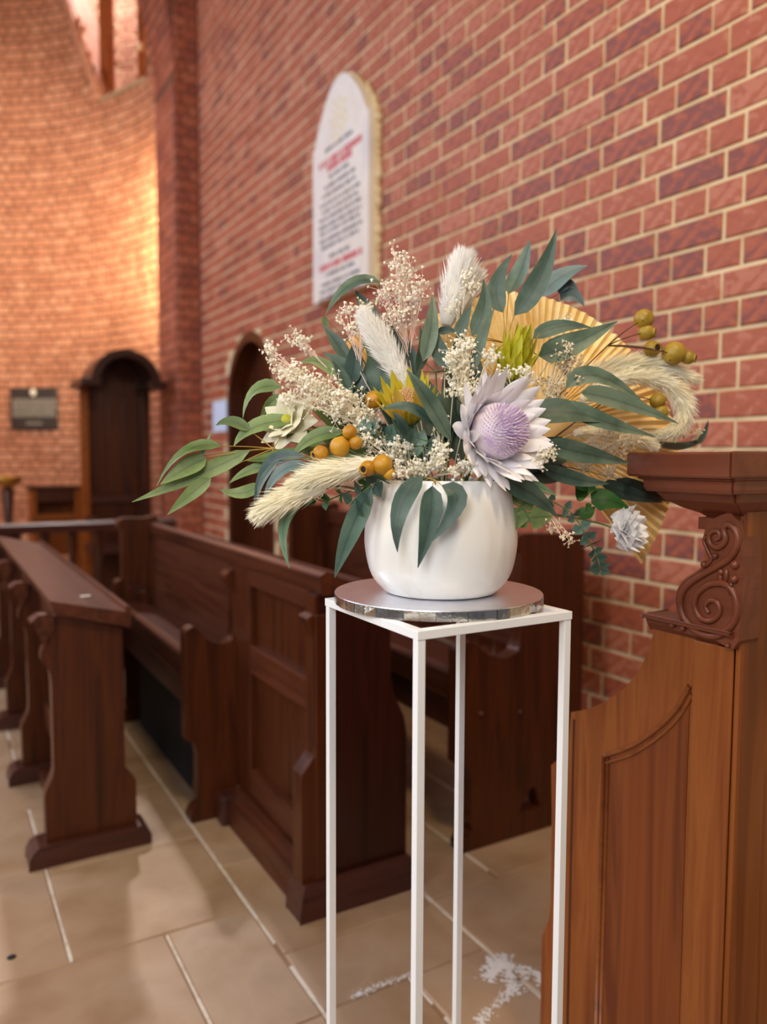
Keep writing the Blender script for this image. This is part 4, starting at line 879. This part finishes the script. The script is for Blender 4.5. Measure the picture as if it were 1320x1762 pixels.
bract_flower('yellow_protea', 'yellow green protea with upright bracts in front of the palm fan', (880, 655, .0), UP*.9+RIGHT*.18+TOCAM*.30, 36, 'petal_y', ((9, 26, .35, 0, .85), (10, 19, .4, .2, 1.0), (9, 14, .36, .5, 1.0), (8, 9, .28, .8, .95), (6, 5, .15, 1.0, .9)), 'petal_y', 30, .9)
bract_flower('golden_protea', 'golden protea with peach centre left of the lilac protea', (706, 722, -.035), TOCAM*.50+UP*.85-RIGHT*.15, 38, 'petal_o', ((9, 34, .4, 0, 1.0), (9, 24, .45, .1, 1.05), (8, 14, .5, .15, 1.0)), 'peach', 90, .85)
c = fl((1074, 912, .10)); ax = nz(RIGHT*.70+TOCAM*.62+UP*.12)
t = thing('white_rose', 'single white rose hanging at lower right in front of the palm fan', 'flower', c); Rr = spx(40, .1)
for g_, (k, tilt, r0, L, w_) in enumerate(((6, 84, .1, 1.1, 1.5), (6, 60, .12, 1.1, 1.45), (6, 40, .14, 1.0, 1.3), (5, 22, .12, .95, 1.1), (5, 8, .08, .9, .9))):
    me = petal_mb(Rr*L, Rr*w_, .35, .28 if g_ > 1 else -.15, .45).mesh('petal', M['rose'], smooth=True)
    for i in range(k): place_petal(t, me, c, ax, 2*math.pi*(i+.37*g_+random.uniform(-.12, .12))/k, math.radians(tilt+random.uniform(-9, 9)), Rr*r0, 0, random.uniform(-.25, .25))
b = MB(); stem_to(b, c-ax*Rr*.15, .0022); part('stem', b, 'stem_g', t, smooth=True)
for A, B, C, w_ in (((1006, 845, .09), (1010, 835, .09), (1028, 846, .09), 36), ((1018, 866, .09), (1045, 860, .085), (1084, 876, .09), 42), ((1002, 872, .09), (1010, 880, .085), (1024, 872, .09), 34), ((990, 850, .1), (1000, 848, .1), (1022, 838, .1), 30)):
    part('leaf', leaf_mb(fl(A), fl(B), fl(C), spx(w_, .09), nz(TOCAM+UP*.5), fold=.15, tipw=.62), 'leaf_vivid', t, smooth=True)
for ph in range(4):
    me = petal_mb(Rr*.5, Rr*.2, .2, -.1, .8).mesh('sepal', M['leaf_green'], smooth=True); place_petal(t, me, c, ax, ph*1.57+.4, math.radians(115), Rr*.08, -Rr*.08, 0, 'sepal')
c = fl((496, 726, .01)); ax = nz(TOCAM*.7-RIGHT*.35+UP*.35)
t = thing('cream_flower', 'cream white open flower half hidden by leaves at left', 'flower', c); Rr = spx(52)
for g_, (k, tilt, L, w_) in enumerate(((8, 80, 1.05, .95), (8, 58, .9, .85), (6, 34, .7, .7))):
    me = petal_mb(Rr*L, Rr*w_, .3, .12, .5).mesh('petal', M['cream'], smooth=True)
    for i in range(k): place_petal(t, me, c, ax, 2*math.pi*(i+.5*g_+random.uniform(-.1, .1))/k, math.radians(tilt+random.uniform(-7, 7)), Rr*.08, 0, random.uniform(-.2, .2))
b = MB(); stem_to(b, c, .002); part('stem', b, 'stem_g', t, smooth=True)
b = MB(); b.ball(c+ax*Rr*.12, Rr*.2, 10, 8); part('flower_centre', b, 'petal_y', t, smooth=True)

# baby's breath
def gyp(label, base, clusters, n, m='blossom', stem='stem_t', bpx=3.1, fine=1.0):
    """clusters: (x, y, dz, rx, ry) ellipses of blossom; every blossom sits on its own fine stalk"""
    t = thing('baby_breath', label, 'flower', PC, 'baby breath sprigs'); j = fl(base); sb = MB(); stem_to(sb, j, .0011, bend=.15, n=6); bb = MB()
    tot = sum(c[3]*c[4] for c in clusters)
    for cx, cy, dz, rx, ry in clusters:
        cc = fl((cx, cy, dz)); k = max(8, int(1.35*n*rx*ry/tot)); hubs = []
        for h in range(max(3, k//9)):
            a, r = random.random()*6.283, math.sqrt(random.random())*.72
            hb = fl((cx+rx*r*math.cos(a), cy+ry*r*math.sin(a), dz+random.uniform(-.02, .02))); hubs.append(hb)
            root = j+(cc-j)*random.uniform(.1, .6); stem_to(sb, hb, .0005*fine, root=root, n=4, bend=.1)
        for i in range(k):
            hb = random.choice(hubs); q = hb+np.array([random.gauss(0, 1), random.gauss(0, 1), random.gauss(0, 1)])*spx(max(5, min(rx, ry)*.33)); R_ = spx(bpx*random.uniform(.65, 1.35))
            sb.tube([hb, q], .00026*fine, 3, False)
            nn = nz(q-cc+TOCAM*.02+RNG.normal(0, .01, 3)); u = nz(np.cross(nn, [.3, .5, .8])); v = np.cross(nn, u); ring_ = [q+R_*(1 if k_ % 2 else .62)*(math.cos(k_*math.pi/3)*u+math.sin(k_*math.pi/3)*v)+nn*R_*.25 for k_ in range(6)]
            bb.add([q-nn*R_*.6, q+nn*R_*.55]+ring_, [(0, 2+(k_+1) % 6, 2+k_) for k_ in range(6)]+[(1, 2+k_, 2+(k_+1) % 6) for k_ in range(6)])
    part('stalks', sb, stem, t, kind='stuff'); part('blossoms', bb, m, t, kind='stuff')
gyp('tall baby breath sprig rising before the marble tablet', (705, 620, .02), [(690, 450, .03, 24, 34), (680, 505, .03, 42, 30), (715, 500, .03, 24, 40), (690, 550, .02, 38, 26), (676, 428, .03, 8, 10)], 420, stem='stem_p')
gyp('small baby breath sprig left of the arched eucalyptus', (575, 645, .0), [(512, 583, 0, 26, 15), (528, 598, 0, 14, 10)], 80, stem='stem_p')
gyp('baby breath tip pointing farthest left at mid height', (540, 660, -.01), [(462, 605, -.01, 14, 16), (478, 625, -.01, 14, 14)], 70, stem='stem_p')
gyp('broad cream baby breath cluster slanting across the left', (650, 745, -.03), [(510, 645, -.02, 34, 26), (545, 670, -.03, 44, 30), (590, 695, -.03, 48, 34), (630, 730, -.03, 40, 34), (500, 680, -.02, 28, 16)], 760)
gyp('baby breath sprig under the lower corner of the tablet', (620, 640, .0), [(592, 538, .02, 16, 20), (622, 530, .02, 22, 18), (612, 570, .01, 14, 22)], 120, stem='stem_p')
gyp('white baby breath cluster in the centre between two proteas', (800, 720, -.03), [(805, 595, -.03, 30, 24), (785, 630, -.04, 26, 32), (795, 665, -.04, 28, 22), (845, 610, -.03, 16, 18)], 420)
gyp('white baby breath blossoms before the yellow protea', (890, 700, -.04), [(866, 640, -.05, 14, 14), (900, 640, -.05, 16, 12), (912, 650, -.05, 14, 10)], 70)
gyp('tan baby breath cluster right of the yellow protea', (930, 710, .02), [(975, 620, .04, 28, 22), (985, 648, .04, 20, 14), (950, 670, .03, 36, 22), (965, 600, .04, 20, 16)], 300, 'blossom_t', 'stem_t')
gyp('baby breath sprig at left edge of the lilac protea', (760, 820, -.07), [(755, 730, -.08, 16, 22), (758, 770, -.08, 14, 22), (750, 800, -.08, 26, 16)], 150)
gyp('cream baby breath carpet along the front pot rim', (720, 830, -.05), [(680, 775, -.06, 42, 18), (640, 760, -.06, 28, 18), (735, 800, -.07, 40, 20), (790, 805, -.08, 36, 16), (700, 808, -.08, 40, 14)], 480, 'blossom', 'stem_t')
gyp('baby breath sprig at lower right tip of the lilac protea', (910, 800, -.05), [(938, 790, -.06, 20, 18), (948, 775, -.06, 14, 12)], 70)
gyp('tan baby breath between the right eucalyptus leaves', (960, 790, .06), [(1045, 745, .07, 24, 14), (1060, 730, .07, 20, 10), (1075, 765, .09, 34, 22), (1040, 770, .08, 30, 18), (1000, 800, .08, 24, 14), (1055, 820, .12, 24, 20)], 300, 'blossom_t', 'stem_t')
gyp('pinkish baby breath dangling at the right shoulder of the pot', (925, 855, -.02), [(945, 905, -.02, 22, 18), (968, 925, -.02, 22, 12)], 60, 'blossom_t', 'stem_p', fine=1.6)
gyp('baby breath blossoms over the white pampas plume', (790, 560, .03), [(805, 490, .04, 20, 24), (785, 520, .04, 20, 18)], 90)
gyp('thin baby breath sprig in front of the palm fan top', (960, 600, .05), [(972, 552, .06, 14, 10), (962, 565, .06, 10, 8)], 36)
gyp('pinkish baby breath tail beyond the hooked plume', (1130, 760, .22), [(1190, 742, .24, 24, 10), (1205, 748, .25, 14, 6)], 46, 'blossom_t', 'stem_p')
# dense filler greens at the heart of the arrangement
def filler(label, rows, m):
    branch(label, [((p[0], p[1], .03), ((p[0]+q[0])/2+4, (p[1]+q[1])/2-3, .05), (q[0], q[1], .06), w_) for p, q, w_ in rows], m=m, name='filler_foliage', group='dark filler leaves', cat='foliage')
filler('short dark filler leaves packed behind the lilac protea', [((760, 800), (740, 690), 50), ((790, 800), (796, 680), 50), ((820, 790), (852, 665), 50), ((860, 800), (915, 690), 48), ((880, 810), (968, 752), 44), ((900, 815), (985, 815), 38), ((830, 740), (885, 636), 44), ((780, 740), (770, 620), 46), ((800, 730), (822, 610), 40), ((910, 790), (1000, 770), 40)], 'leaf_dark')
filler('short dark filler leaves packed behind the golden protea and gumnuts', [((740, 800), (682, 700), 50), ((700, 800), (622, 722), 46), ((680, 812), (590, 792), 40), ((760, 760), (706, 630), 46), ((720, 770), (640, 650), 46), ((700, 785), (572, 712), 42), ((720, 810), (640, 770), 44), ((690, 720), (660, 610), 44), ((650, 760), (560, 690), 42), ((700, 690), (700, 580), 36), ((640, 720), (590, 650), 40)], 'leaf_dark')
filler('olive filler leaves between the cream flower and the left gumnuts', [((640, 790), (530, 740), 34), ((600, 790), (500, 772), 28), ((620, 770), (520, 690), 30), ((600, 800), (490, 812), 26), ((560, 760), (470, 752), 24)], 'leaf_green')
